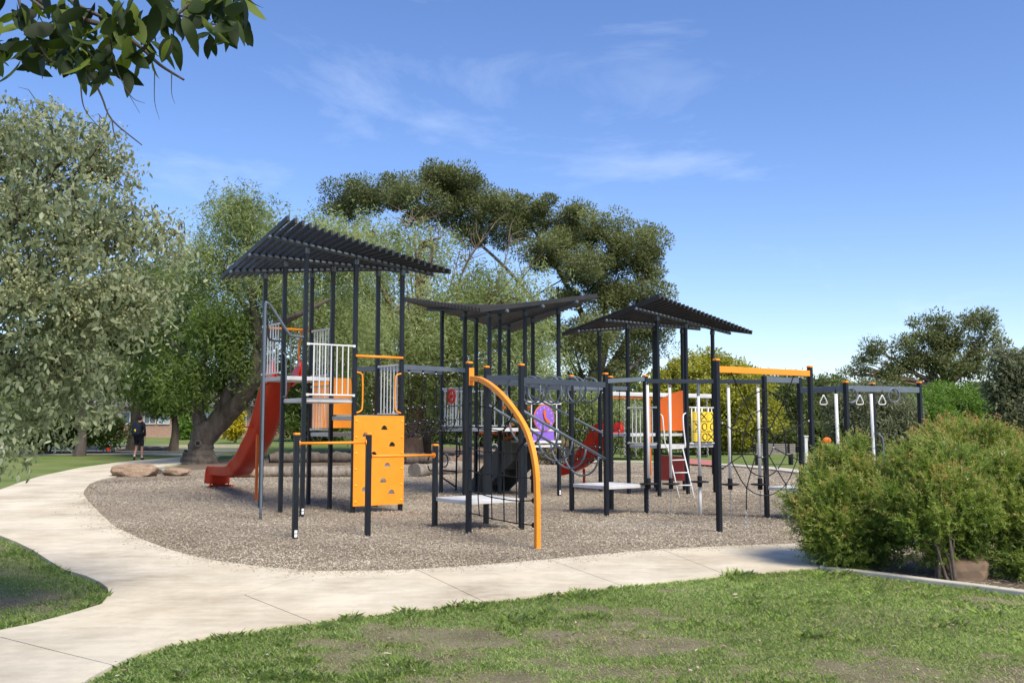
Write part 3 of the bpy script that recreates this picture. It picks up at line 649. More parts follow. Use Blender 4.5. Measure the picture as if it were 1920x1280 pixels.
t = thing('low_platform', 'low white platform half hidden behind the bushes', 'platform', fr3, 'low white platforms on posts'); p3 = t
c = fr3+(GI-GJ)*0.5; MB().box((c.x, c.y, zp(913, 17.2)-0.03), (1.0, 1.0, 0.06), A1).build('deck', DECK, t, bevel=0.008)
q3 = [fr3, fr3+GI, fr3-GJ+GI]
for p, zt in zip(q3, (zp(703, 17.13), zp(706, 17.7), zp(716, 16.9))): post(t, p, zt, A1, cap=ORANGE if p is q3[2] else None)
def beam(parent, a, za, b, zb, w=0.05, h=0.08, mat=GREY, name='beam'):
    a, b = Vector((a.x, a.y, za)), Vector((b.x, b.y, zb)); return MB().bar(a, b, w, h).build(name, mat, parent, bevel=0.006)
beam(p1, q1[2], zp(707, 16.1), q1[1], zp(707, 15.3)); beam(p2, q2[0], zp(713, 17.4), q2[1], zp(709, 18.0)); beam(p3, q3[0], zp(710, 17.1), q3[1], zp(712, 17.7), h=0.1)

# ---------------- chin-up bars
cu = thing('chin_up_bars', 'pair of orange chin-up bars on short charcoal posts', 'chin-up bars', P(552, 1010))
c1, c2 = P(552.5, 1011), P(689, 1005)
post(cu, c1, zp(815, c1.y), A1, cap=ORANGE, sticker=0); post(cu, c2, zp(815, c2.y), A1, cap=ORANGE)
def chin(a, za, b, zb):
    a, b = Vector((a.x, a.y, za)), Vector((b.x, b.y, zb)); d = (b-a).normalized(); o = tubep(cu, 'bar', [a+d*0.04, b-d*0.04], 0.021, ORANGE, 12)
    for e, s in ((a, 1), (b, -1)): MB().tube([e+d*s*0.038, e+d*s*0.05], 0.045, 12).build('flange', ORANGE, o)
chin(c1, zp(831, c1.y), c2, zp(829, c2.y)); chin(c2, zp(855, c2.y), q1[3], zp(853, q1[3].y))

# ---------------- orange arch net
an_ = thing('arch_net_climber', 'rope net climber under a curved orange arch', 'rope climber', P(1007.5, 1028))
ab = P(1007.5, 1028); ap = q1[0]
plane_d = (Vector((ab.x, ab.y, 0))-Vector((ap.x, ap.y, 0))); LA = plane_d.length; pd = plane_d.normalized(); pn = Vector((-pd.y, pd.x, 0))
def arch_pt(px, py):                                   # photo pixel -> point in the arch's upright plane
    a_, b_ = ray(px, py)
    # solve ap + pd*s = (a*d, d)
    den = pd.x-a_*pd.y; s = (a_*ap.y-ap.x)/den; d_ = ap.y+pd.y*s
    return Vector((ap.x+pd.x*s, d_, H+b_*d_))
ac = smooth_path([arch_pt(x, y) for x, y in ((884, 709), (902, 712), (922, 724), (942, 742), (964, 769), (985, 803), (998, 841), (1005, 882), (1007, 927), (1007.5, 972), (1007.5, 1032))], 5)
V = []; Fc = []
for i, p in enumerate(ac):
    tt = (ac[min(i+1, len(ac)-1)]-ac[max(i-1, 0)]).normalized(); nn = tt.cross(pn).normalized()
    V += [p+nn*0.038+pn*0.033, p+nn*0.038-pn*0.033, p-nn*0.038-pn*0.033, p-nn*0.038+pn*0.033]
for i in range(len(ac)-1): Fc += [(i*4+k, i*4+(k+1) % 4, i*4+4+(k+1) % 4, i*4+4+k) for k in range(4)]
Fc += [(3, 2, 1, 0), tuple((len(ac)-1)*4+k for k in range(4))]
mesh_obj('arch', [v-an_.location for v in V], Fc, ORANGE, an_, bevel=0.006)
q = arch_pt(884, 706); MB().box(q+up*0.0-pd*0.0, (0.02, 0.085, 0.27), math.atan2(pd.y, pd.x)).build('arch_plate', ORANGE, an_, bevel=0.004)
def rope(parent, pts, r=0.009, n=4): return tubep(parent, 'rope', smooth_path(pts, n) if len(pts) > 2 else pts, r, ROPE, 6)
clipmesh = {}
def clip(parent, p, r=0.016, mat=STEEL, name='rope_clip'):
    key = (r, mat.name)
    if key not in clipmesh:
        o = MB().ball((0, 0, 0), r, 8, 6).build(name, mat, None, smooth=True); clipmesh[key] = o.data; bpy.data.objects.remove(o)
    o = bpy.data.objects.new(name, clipmesh[key]); link(o, parent); off = Vector((0, 0, 0)); pp = parent
    while pp is not None: off += pp.location; pp = pp.parent
    o.location = Vector(p)-off; return o
def zpx(x, y): return arch_pt(780+x/3.37, 660+y/3.37)
rows = [[(335, 322), (405, 340), (485, 348), (520, 290)], [(335, 462), (395, 480), (475, 487), (555, 492), (605, 410), (625, 388)], [(330, 596), (400, 625), (478, 632), (555, 634), (640, 632), (690, 555)], [(330, 738), (400, 768), (478, 770), (555, 778), (635, 790), (735, 793)], [(330, 873), (400, 893), (478, 915), (555, 928), (635, 938), (745, 937)], [(330, 1013), (400, 1028), (480, 1050), (557, 1065), (637, 1080), (745, 1092)]]
for r_ in rows:
    rope(an_, [zpx(*p) for p in r_])
    clip(an_, zpx(*r_[0]), 0.018, STEEL); clip(an_, zpx(*r_[-1]), 0.038, BLACK, 'rope_anchor')
    for p in r_[1:-1]: clip(an_, zpx(*p), 0.017, BLACK, 'rope_knot')
clip(an_, zpx(405, 183), 0.038, BLACK, 'rope_anchor'); clip(an_, zpx(625, 388), 0.038, BLACK, 'rope_anchor')
for c_ in ([(405, 183), (403, 230), (405, 340), (395, 480), (400, 625), (400, 768), (392, 893), (400, 1028)], [(485, 348), (475, 487), (478, 632), (478, 770), (478, 915), (480, 1050)], [(605, 410), (555, 492), (555, 634), (555, 778), (555, 928), (557, 1065)], [(690, 555), (640, 632), (635, 790), (635, 938), (637, 1080)]):
    rope(an_, [zpx(*p) for p in c_])

# ---------------- ring and hoop bridge between the two low platforms
hb = thing('ring_bridge', 'overhead ring ladder above sloping rails with grey hoops', 'climber', (q1[1]+q2[0])/2)
for a, za, b, zb in ((q1[1], zp(712, 15.3), q2[0], zp(720, 17.4)), (q1[2], zp(713, 16.1), q2[3], zp(727, 18.2))): beam(hb, a, za, b, zb, 0.045, 0.10, DGREY, 'overhead_beam')
ra = [q1[1]+up*zp(768, 15.3), q2[0]+up*zp(862, 17.4)]; rb = [q1[2]+up*zp(757, 16.1), q2[3]+up*zp(853, 18.2)]
for r_ in (ra, rb): tubep(hb, 'sloping_rail', r_, 0.026, GREY, 10)
tubep(hb, 'sloping_rail', [tp(T2, 2, 1)+up*zp(736, 22.1), q2[2]+up*zp(820, 18.8)], 0.024, GREY, 10)
for k in range(8):                                     # rings under the overhead beams
    f = 0.07+k*0.118; a = q1[1].lerp(q2[0], f); b = q1[2].lerp(q2[3], f); c = a.lerp(b, 0.22 if k % 2 else 0.34); zc = zp(731, c.y)
    ax = (q2[0]-q1[1]).normalized(); w_ = (b-a).normalized()
    MB().ring(Vector((c.x, c.y, zc)), w_-ax*0.12, up, 0.225, 0.017, 26, 8).build('ring', GREY, hb, smooth=True)
for k in range(5):                                     # U hoops slung between the sloping rails
    f = 0.24+k*0.165; a = ra[0].lerp(ra[1], f); b = rb[0].lerp(rb[1], f); mid = (a+b)/2; hw = (b-a)/2
    tubep(hb, 'hoop', [mid+hw*math.cos(t_*math.pi/14)-up*0.42*math.sin(t_*math.pi/14) for t_ in range(15)], 0.018, GREY, 8)

# ---------------- net bridge between left and middle tower
def net_bridge(name, label, A, B, zA, zB, C, D, zC, zD_, nu, drop, mat=GREY):
    """beams A-B (near) and C-D (far) with U-shaped ropes slung between"""
    t = thing(name, label, 'rope bridge', ((A+B)/2).xy.to_3d())
    beam(t, A, zA, B, zB, 0.05, 0.10, mat, 'top_beam'); beam(t, C, zC, D, zD_, 0.05, 0.10, mat, 'top_beam')
    prof = [(0.0, 0.0), (0.01, 0.25), (0.03, 0.55), (0.12, 0.78), (0.30, 0.94), (0.5, 1.0), (0.70, 0.94), (0.88, 0.78), (0.97, 0.55), (0.99, 0.25), (1.0, 0.0)]
    G = []
    for k in range(nu):
        f = (k+0.5)/nu; a = A.lerp(B, f)+up*(zA+(zB-zA)*f-0.06); c = C.lerp(D, f)+up*(zC+(zD_-zC)*f-0.06)
        row = [a.lerp(c, u_)-up*drop*v_ for u_, v_ in prof]; G.append(row); rope(t, row, 0.010)
        clip(t, row[0]-up*0.05, 0.022); clip(t, row[-1]-up*0.05, 0.022); clip(t, row[0]+up*0.01, 0.03, BLACK, 'rope_anchor'); clip(t, row[-1]+up*0.01, 0.03, BLACK, 'rope_anchor')
    for c_ in (2, 3, 4, 5, 6, 7, 8):
        f0 = prof[c_]; e0_ = (A.lerp(C, f0[0]))+up*((zA+(zC-zA)*f0[0])-drop*f0[1]-0.06); e1_ = (B.lerp(D, f0[0]))+up*((zB+(zD_-zB)*f0[0])-drop*f0[1]-0.06)
        rope(t, [e0_]+[g[c_] for g in G]+[e1_], 0.010, 3)
        for g in G: clip(t, g[c_], 0.018)
    for k in range(nu-1):                              # diagonals in the floor of the net
        rope(t, [G[k][3], G[k+1][5], G[k][7]], 0.009, 1); rope(t, [G[k+1][3], G[k][5], G[k+1][7]], 0.009, 1)
    return t
nb1 = net_bridge('net_bridge', 'black rope net bridge between the left and middle towers', tp(T1, 2, 0), tp(T2, 1, 0), zp(688, 18.6), zp(694, 22.3), tp(T1, 2, 1), tp(T2, 0, 0), zp(690, 19.4), zp(698, 23.1), 5, 1.36)
beam(nb1, tp(T1, 2, 2), zp(692, 20.2), tp(T1, 2, 1), zp(691, 19.4), 0.05, 0.09)
net_bridge('net_bridge', 'black rope net bridge between the middle and right towers', tp(T2, 2, 2), tp(T3, 0, 1), zp(726, 22.7), zp(728, 23.5), tp(T2, 1, 2), tp(T3, 0, 2), zp(728, 23.5), zp(730, 24.3), 4, 1.75)

# ---------------- hanging disc steppers
hd = thing('hanging_disc_beam', 'grey overhead beam carrying a row of hanging disc steppers', 'climbing frame', q2[1])
pa, pb_ = q2[1]+up*zp(713, 18.0), fr3+up*zp(714, 17.13)
MB().bar(pa, pb_, 0.05, 0.075).build('beam', DGREY, hd, bevel=0.006)
def chain(parent, a, b, r=0.009, L=0.045):
    a, b = Vector(a), Vector(b); d = b-a; n_ = max(2, int(d.length/(L*0.78))); mb = MB(); x = d.normalized(); o1 = x.orthogonal().normalized(); o2 = x.cross(o1)
    for k in range(n_):
        c = a+d*(k+0.5)/n_; s = o1 if k % 2 else o2
        mb.tube([c+x*L*0.5*math.cos(t_*math.pi/4)+s*L*0.32*math.sin(t_*math.pi/4) for t_ in range(9)], r*0.5, 4, False)
    return mb.build('chain', STEEL, parent)
for px, ptop, pdisc, pend, rigid, wording in ((1216, 722, 907, 952, False, 'nearest the middle platform'), (1258, 727, 907, 951, False, 'before the white ladder'), (1312, 722, 903, 957, True, 'before the tic-tac-toe panel'), (1369, 727, 908, 957, False, 'under the left end of the orange beam'), (1425, 727, 908, 962, False, 'beside the far right platform')):
    f = (px-1208)/(1437-1208); d_ = pa.y+(pb_.y-pa.y)*f
    t = thing('disc_stepper', 'black disc stepper on a white pole, '+wording, 'disc stepper', (W(px, pend, d_).x, d_, 0), 'disc steppers hanging from the grey beam')
    x0 = W(px, 900, d_).x; zt = zp(ptop, d_); zd = zp(pdisc, d_)
    MB().tube([(x0, d_, zd-0.02), (x0, d_, zt)], 0.028, 12).build('pole', WHITE, t, smooth=True)
    prof = [(0.0, -0.012), (0.12, -0.014), (0.165, -0.004), (0.17, 0.006), (0.16, 0.016), (0.0, 0.022)]; mb = MB()
    mb.tube([(x0, d_, zd+z_) for r_, z_ in prof], [max(0.002, r_) for r_, z_ in prof], 24); dd = mb.build('disc', BLACK, t)
    MB().tube([(x0, d_, zd-0.09), (x0, d_, zd+0.11)], 0.043, 14).build('hub', BLACK, t)
    MB().ring((x0, d_, zt+0.03), (1, 0, 0), (0, 0, 1), 0.03, 0.008, 14, 6).build('shackle', STEEL, t)
    if rigid: MB().tube([(x0, d_, -0.1), (x0, d_, zd)], 0.030, 12).build('lower_pole', WHITE, t, smooth=True); MB().tube([(x0, d_, zt-0.2), (x0, d_, zp(715, d_))], 0.03).build('pole_top', GREY, t)
    else: chain(t, (x0, d_, zd-0.09), (x0, d_, -0.02))

# ---------------- spider net under the orange beam
sn = thing('spider_net', 'black rope web hanging under a straight orange beam', 'rope climber', P(1345, 997))
s0 = P(1349, 998); s0.z = 0; s1_ = fr3-GJ
post(sn, s0, zp(676, s0.y), A1, cap=ORANGE, sticker=1); post(sn, s1_, zp(689, s1_.y), A1, cap=ORANGE)
MB().bar(s0+up*zp(692, s0.y), s1_+up*zp(700, s1_.y), 0.055, 0.10).build('top_beam', ORANGE, sn, bevel=0.006)
def sd_(px): return s0.y+(px-1349)/(1522-1349)*(s1_.y-s0.y)
def sw(px, py, bul=0.0): return W(px, py, sd_(px)+bul)
Nn = {'a0': (1371, 699, 0), 'a1': (1395, 750, .3), 'a2': (1408, 779, .5), 'a3': (1420, 806, .6), 'b1': (1433, 732, .55), 'b2': (1433, 767, .7), 'b3': (1432, 802, .75), 'c0': (1488, 705, 0), 'c1': (1470, 752, .3), 'c2': (1456, 778, .5), 'c3': (1442, 806, .6), 'd1': (1494, 800, 0.1), 'd2': (1472, 811, .3), 'd3': (1451, 820, .5), 'dp': (1516, 789, 0), 'ep': (1354, 793, 0), 'e1': (1371, 803, .1), 'e2': (1394, 812, .3), 'e3': (1413, 821, .5), 'fp': (1355, 878, 0), 'f1': (1372, 866, .1), 'f2': (1391.5, 853, .3), 'f3': (1410, 841, .5), 'g1': (1400, 914, -.1), 'g2': (1408, 883.6, .1), 'g3': (1416.5, 855, .35), 'h1': (1438, 929, -.2), 'h2': (1435, 893, 0), 'h3': (1429, 857, .3), 'i1': (1473.6, 908, -.1), 'i2': (1457, 880.5, .1), 'i3': (1442, 854, .35), 'j1': (1494.7, 861, .1), 'j2': (1474, 851.5, .3), 'j3': (1450, 839, .5), 'jp': (1516, 872, 0)}
G_ = {k_: sw(*v_) for k_, v_ in Nn.items()}
for ch in ('a0 a1 a2 a3 e3', 'c0 c1 c2 c3 b3', 'a1 b1 c1 d1', 'a2 b2 c2 d2', 'a3 b3 c3 d3', 'd3 d2 d1 dp', 'ep e1 e2 e3', 'fp f1 f2 f3', 'e1 f1', 'e2 f2', 'e3 f3', 'd1 j1', 'd2 j2', 'd3 j3', 'j3 j2 j1 jp', 'f1 g1 h1 i1 j1', 'f2 g2 h2 i2 j2', 'f3 g3 h3 i3 j3', 'g1 g2 g3', 'h1 h2 h3', 'i1 i2 i3', 'b1 b2 b3', 'e1 a1', 'e2 a2', 'd3 b3'):
    rope(sn, [G_[k_] for k_ in ch.split()], 0.0095, 3)
for k_, p in G_.items(): clip(sn, p, 0.019, STEEL if k_ in ('dp', 'h3', 'j3', 'i2', 'ep') else BLACK, 'rope_knot')
for k_, (px, py) in (('g1', (1399, 997)), ('i1', (1480, 985))):
    e = P(px, py); m_ = G_[k_].lerp(e, 0.5); rope(sn, [G_[k_], m_], 0.0095); chain(sn, m_, e-up*0.02)

# ---------------- trapeze rings on the right
rf = thing('trapeze_ring_frame', 'grey overhead rail on tall posts with trapeze handles and rings', 'climbing frame', fr3+GI*2)
r1 = q3[2]; r2 = W(1642, 900, 20.0); r2.z = 0; r3 = W(1730, 900, 18.6); r3.z = 0
post(rf, r2, zp(720, 20.0), A1, cap=ORANGE); post(rf, r3, zp(718, 18.6), A1, cap=ORANGE)
MB().bar(q3[1]+up*zp(731, 17.7), r1+up*zp(727, 16.9), 0.05, 0.11).build('beam', GREY, rf, bevel=0.006)
MB().bar(r1+up*zp(727, 16.9), r3+up*zp(731, 18.6), 0.05, 0.11).build('beam', GREY, rf, bevel=0.006)
for px, py, d_ in ((1596, 741, 17.2), (1676, 741, 18.0)): MB().ring(W(px, py, d_), (1, 0.35, 0), (0, 0, 1), 0.128, 0.016, 28, 8).build('ring', GREY, rf, smooth=True)
for px, d_ in ((1544, 17.2), (1612, 17.4), (1654, 17.8)):
    tri = [(px, 740), (px-5.5, 751), (px-6.5, 756), (px-4, 758), (px+4, 758), (px+6.5, 756), (px+5.5, 751), (px, 740)]
    o = tubep(rf, 'trapeze_handle', smooth_path([W(x, y, d_) for x, y in tri], 3), 0.011, WHITE, 8); tubep(o, 'hanger', [W(px, 731, d_), W(px, 741, d_)], 0.009, BLACK, 6)
for px, x2, y2, d_ in ((1567, 1569, 960, 17.1), (1633, 1638, 930, 18.6)):
    a_ = W(px, 738, d_); tubep(rf, 'white_pole', [Vector((a_.x+0.03, a_.y, -0.1)), a_], 0.03, WHITE, 12); tubep(rf, 'hanger', [a_, W(px, 727, d_)], 0.014, BLACK, 6)
gq = W(1656, 900, 20.1); tubep(rf, 'grab_rail', smooth_path([W(1646, 814, 20.1), W(1651, 817, 20.1), W(1655, 824, 20.1), W(1656.5, 850, 20.1), Vector((gq.x, gq.y, -0.05))], 4), 0.022, GREY, 8)

# ---------------- swing set far behind the right tower
sw_ = thing('swing_set', 'swing set with white top beam and orange legs behind the right tower', 'swing set', P(1215, 873))
D_ = 33.0
MB().bar(W(1144, 738, D_), W(1342, 743, D_), 0.14, 0.14).build('top_beam', WHITE, sw_, bevel=0.02)
MB().bar(W(1146, 745.5, D_), W(1243, 745.5, D_), 0.06, 0.05).build('lower_rail', ORANGE2, sw_)
for px in (1141, 1217):
    for dx in (-0.45, 0.45):
        a_ = W(px, 745, D_); tubep(sw_, 'leg', [a_, Vector((a_.x+dx*0.3, a_.y+dx*2.2, -0.1))], 0.045, ORANGE2, 10)
a_ = W(1337, 735, D_); MB().box((a_.x, a_.y, zp(735, D_)/2-0.05), (0.13, 0.13, zp(735, D_)+0.1), 0.3).build('post', DARK, sw_)
for px in (1170, 1191, 1306, 1325):
    a_ = W(px, 746, D_); chain(sw_, a_, (a_.x, a_.y, 0.62), 0.02, 0.09)
for pa_, pb2 in ((1170, 1191), (1306, 1325)):
    a_, b_ = W(pa_, 800, D_), W(pb2, 800, D_); MB().bar((a_.x, a_.y, 0.6), (b_.x, b_.y, 0.6), 0.2, 0.05).build('seat', BLACK, sw_, bevel=0.01)

# ============================================================ ROCKS, LOGS, BENCH, STREET THINGS
SAND = ground_mat('sandstone', [(0.45, (0.13, 0.085, 0.055)), (0.72, (0.29, 0.20, 0.135)), (1.0, (0.40, 0.30, 0.21))], 3.0, 22, 0.8)
GRAN = ground_mat('granite', [(0.45, (0.15, 0.135, 0.12)), (0.75, (0.29, 0.265, 0.235)), (1.0, (0.40, 0.37, 0.33))], 4.0, 40, 0.6)
LOGM = bark('weathered_log', (0.10, 0.082, 0.064), (0.36, 0.31, 0.25), 6)
LOGD = bark('dark_log', (0.05, 0.04, 0.032), (0.17, 0.135, 0.105), 4)
LOGE = bark('log_cut_end', (0.10, 0.085, 0.07), (0.21, 0.185, 0.16), 6, 0.5)
def rock(name, label, base, size, seed, mat, cat='rock', rz=0.0, blocky=0.5, sub=3, sink=0.25):
    bm = bmesh.new(); bmesh.ops.create_icosphere(bm, subdivisions=sub, radius=1.0); rg = random.Random(seed)
    pl = [(Vector((rg.gauss(0, 1), rg.gauss(0, 1), rg.gauss(0, 0.8))).normalized(), rg.uniform(0.55, 0.85)) for _ in range(11)]
    for v in bm.verts:
        p = v.co.copy(); p = Vector((math.copysign(abs(p.x)**(1-0.45*blocky), p.x), math.copysign(abs(p.y)**(1-0.45*blocky), p.y), math.copysign(abs(p.z)**(1-0.45*blocky), p.z)))
        for nn_, dd_ in pl:
            e = p.dot(nn_)-dd_-0.18*blocky
            if e > 0: p -= nn_*e*0.85
        p *= 1+0.05*math.sin(7*p.x+seed)*math.sin(6*p.y+2*seed)+0.03*math.sin(15*p.z+3*p.x)
        v.co = (p.x*size[0]/1.6, p.y*size[1]/1.6, (p.z+1-sink)*size[2]/(2.0-sink)*0.95)
    me = bpy.data.meshes.new(name); bm.to_mesh(me); bm.free(); me.materials.append(mat)
    o = link(bpy.data.objects.new(name, me)); o.location = base; o.rotation_euler = (0, 0, rz); return tag(o, label, cat, None)
def pxm(px, d): return px*d/F
b_ = P(254, 893); rock('boulder', 'flat-topped tan sandstone boulder beside the curved path', b_, (pxm(70, b_.y), 0.8, pxm(25, b_.y)), 3, SAND, rz=0.2, blocky=0.8)
b_ = P(331, 891); rock('boulder', 'pinkish sandstone block near the pepper tree trunk', b_, (pxm(44, b_.y), 0.6, pxm(16, b_.y)), 8, SAND, rz=-0.1, blocky=1.0)
b_ = P(311, 888); rock('boulder', 'small dark brown stone block left of the pink sandstone block', b_, (pxm(20, b_.y), 0.4, pxm(11, b_.y)), 15, GRAN, blocky=1.0)
b_ = P(452, 894); rock('boulder', 'orange tan sandstone block behind the red slide end', b_, (pxm(42, b_.y), 0.6, pxm(22, b_.y)), 21, SAND, rz=0.3, blocky=1.0)
b_ = P(1826, 1092); rock('boulder', 'round brown boulder at the kerb under the shrubs', b_+Vector((0.03, 0.25, -0.14)), (pxm(96, b_.y), 0.42, pxm(82, b_.y)), 5, paint('brown_boulder', (0.19, 0.13, 0.085), 0.9, var=0.3), rz=0.3, blocky=0.2)
for px, py, w_, h_, sd2, lb in ((1098, 836, 46, 26, 31, 'pale garden rock behind the rope net, left of the pair'), (1128, 834, 34, 34, 33, 'taller brown garden rock behind the rope net')):
    b_ = P(px, 848); rock('boulder', lb, b_, (pxm(w_, b_.y), 1.0, pxm(h_, b_.y)), sd2, GRAN)
for k, px in enumerate((232, 262, 292, 318)):
    b_ = P(px, 844.5); rock('kerb_rock', 'low grey rock in the row beside the street, '+('leftmost', 'second from the left', 'third from the left', 'rightmost')[k], b_, (pxm(30, b_.y), 0.6, pxm(8, b_.y)), 40+k, GRAN)
def log(label, a, b, r, mat, ends=LOGE, seed=1, wob=0.2):
    a, b = Vector(a), Vector(b); rg = random.Random(seed); pts = []; rs = []
    for k in range(13):
        f = k/12; p = a.lerp(b, f); p += Vector((rg.uniform(-1, 1), rg.uniform(-1, 1), rg.uniform(-0.5, 0.5)))*r*wob; pts.append(p); rs.append(r*(1+rg.uniform(-wob, wob)))
    t = thing('log', label, 'log', (a.x, a.y, a.z-r)); pts = smooth_path(pts, 2); rs = [rs[min(len(rs)-1, k//2)]*(1+0.06*math.sin(k*2.3+seed)) for k in range(len(pts))]; mb = MB().tube(pts, rs, 14, False); o = mb.build('log_body', mat, t, smooth=True)
    for e, rr_, s in ((pts[0], rs[0], -1), (pts[-1], rs[-1], 1)):
        d = (b-a).normalized()*s; u_ = d.orthogonal().normalized(); v_ = d.cross(u_); MB().add([e+(u_*math.cos(k*math.pi/7)+v_*math.sin(k*math.pi/7))*rr_*(1.0+0.04*(k % 3))+d*0.004 for k in range(14)], [tuple(range(14))]).build('cut_end', ends, t)
    return t
def onl(px, py, r): p = P(px, py); return Vector((p.x, p.y, p.z+r*0.85))
log('long pale weathered log lying behind the left tower', onl(478, 893, .15), onl(668, 894, .15), 0.16, LOGM, seed=3)
log('dark log lying further back under the pepper tree', onl(506, 867, .2), onl(668, 866, .2), 0.20, LOGD, seed=4)
log('pale log with a grey sawn end beside the orange climbing wall', onl(776, 893, .19), onl(885, 884, .19), 0.20, LOGM, seed=5)
log('dark log lying behind the pale sawn log', onl(752, 869, .2), onl(836, 868, .2), 0.22, LOGD, seed=6)
log('short brown log under the middle tower', onl(838, 875, .22), onl(884, 872, .22), 0.24, paint('red_brown_log', (0.20, 0.13, 0.085), 0.9, var=0.4), seed=7)
# bench
bn = thing('park_bench', 'weathered grey slatted timber bench on the lawn behind the rope web', 'bench', P(1453, 870)); b0 = P(1453, 870); bd = b0.y; TIM = bark('bench_timber', (0.13, 0.115, 0.10), (0.27, 0.245, 0.215), 7, 0.4)
for k in range(7): a_ = W(1416, 832+k*3.0, bd-0.15); c_ = W(1491, 833+k*3.0, bd+0.35); MB().bar(a_, c_, 0.03, 0.055).build('back_slat', TIM, bn)
for k in range(3): a_ = W(1416, 855, bd-0.3-0.13*k); c_ = W(1491, 857, bd+0.2-0.13*k); a_.z = c_.z = b0.z+0.44; MB().bar(a_, c_, 0.11, 0.035).build('seat_slat', TIM, bn)
for px in (1417.5, 1480):
    a_ = W(px, 850, bd+(px-1453)*0.006); MB().box((a_.x, a_.y-0.2, b0.z+0.2), (0.08, 0.35, 0.5), 0.1).bar((a_.x, a_.y, b0.z), (a_.x, a_.y+0.03, b0.z+0.88), 0.05, 0.07).build('leg', DARK, bn)
# red and white marker post
mk = thing('marker_post', 'red and white striped marker post at the street edge', 'marker post', P(203, 846)); b_ = P(203, 846)
for k in range(4): MB().box((b_.x, b_.y, b_.z+0.12+0.24*k), (0.16, 0.16, 0.24), 0.3).build('stripe', (BRED, WHITE)[k % 2], mk)
wp = thing('white_post', 'thin white post on the far lawn right of the bench', 'post', P(1512, 866)); b_ = P(1512, 866); MB().box((b_.x, b_.y, 0.55), (0.13, 0.13, 1.2)).build('shaft', WHITE, wp); MB().box((b_.x, b_.y, 1.17), (0.2, 0.2, 0.05)).build('cap', WHITE, wp)
of = thing('orange_spring_rider', 'small orange play figure beyond the shrubs', 'play figure', P(1552, 880)); b_ = P(1552, 880); MB().tube([(b_.x, b_.y, 0), (b_.x, b_.y, zp(835, b_.y))], 0.06).build('spring', DARK, of); MB().ball((b_.x, b_.y, zp(826, b_.y)), 0.17, 12, 10, (1, 0.4, 0.8)).build('body', ORANGE2, of, smooth=True); MB().box((b_.x, b_.y, zp(832, b_.y)), (0.4, 0.12, 0.08)).build('seat', BLACK, of)

# ============================================================ HOUSE
hz_d = 75.0; hg = gz(-20, hz_d)
ho = thing('house', 'red brick bungalow with tiled roof across the street', 'house', (-26, hz_d, hg))
m, n_, l_, bs_ = nodes('brick_wall'); br = n_.new('ShaderNodeTexBrick'); br.inputs['Scale'].default_value = 1.0; br.inputs['Brick Width'].default_value = 0.24; br.inputs['Row Height'].default_value = 0.086; br.inputs['Mortar Size'].default_value = 0.010
br.inputs['Color1'].default_value = (0.34, 0.15, 0.085, 1); br.inputs['Color2'].default_value = (0.42, 0.22, 0.13, 1); br.inputs['Mortar'].default_value = (0.42, 0.38, 0.33, 1)
t_ = n_.new('ShaderNodeTexCoord'); mp_ = n_.new('ShaderNodeMapping'); mp_.inputs['Rotation'].default_value = (R(90), 0, 0); l_.new(t_.outputs['Object'], mp_.inputs[0]); l_.new(mp_.outputs[0], br.inputs['Vector']); l_.new(br.outputs[0], bs_.inputs['Base Color']); BRICK = m
m, n_, l_, bs_ = nodes('roof_tile'); wv = n_.new('ShaderNodeTexWave'); wv.bands_direction = 'Y'; wv.inputs['Scale'].default_value = 0.9; wv.inputs['Distortion'].default_value = 0.6; t_ = n_.new('ShaderNodeTexCoord'); l_.new(t_.outputs['Object'], wv.inputs['Vector'])
r_ = ramp(n_, l_, wv.outputs[0], [(0.2, (0.09, 0.075, 0.065)), (0.6, (0.25, 0.21, 0.18))]); l_.new(r_.outputs[0], bs_.inputs['Base Color']); bs_.inputs['Roughness'].default_value = 0.9; bump(n_, l_, wv.outputs[0], bs_, 0.8, 0.08); TILE = m
m, n_, l_, bs_ = nodes('window_glass'); bs_.inputs['Base Color'].default_value = (0.10, 0.13, 0.16, 1); bs_.inputs['Roughness'].default_value = 0.08; GLASS = m
PALEB = paint('pale_blue_blind', (0.42, 0.50, 0.55), 0.6)
xa, xb, eh = -34.0, -18.6, 2.45
MB().box(((xa+xb)/2, hz_d+4, hg+eh/2-0.3), (xb-xa, 8, eh+0.6)).build('wall', BRICK, ho)
ov = 0.6; zr = hg+eh+1.9; rv = [(xa-ov, hz_d-ov, hg+eh), (xb+ov, hz_d-ov, hg+eh), (xb+ov, hz_d+8+ov, hg+eh), (xa-ov, hz_d+8+ov, hg+eh), (xa+3.6, hz_d+4, zr), (xb-3.6, hz_d+4, zr)]
ro_ = MB().add(rv, [(0, 1, 5, 4), (1, 2, 5), (2, 3, 4, 5), (3, 0, 4), (3, 2, 1, 0)]).build('roof', TILE, ho)
MB().bar((xa-ov, hz_d-ov-0.06, hg+eh-0.06), (xb+ov, hz_d-ov-0.06, hg+eh-0.06), 0.1, 0.16).build('gutter', GREY, ro_)
MB().box((xa+6, hz_d+4.6, zr+0.2), (0.8, 0.6, 1.3)).build('chimney', BRICK, ro_)
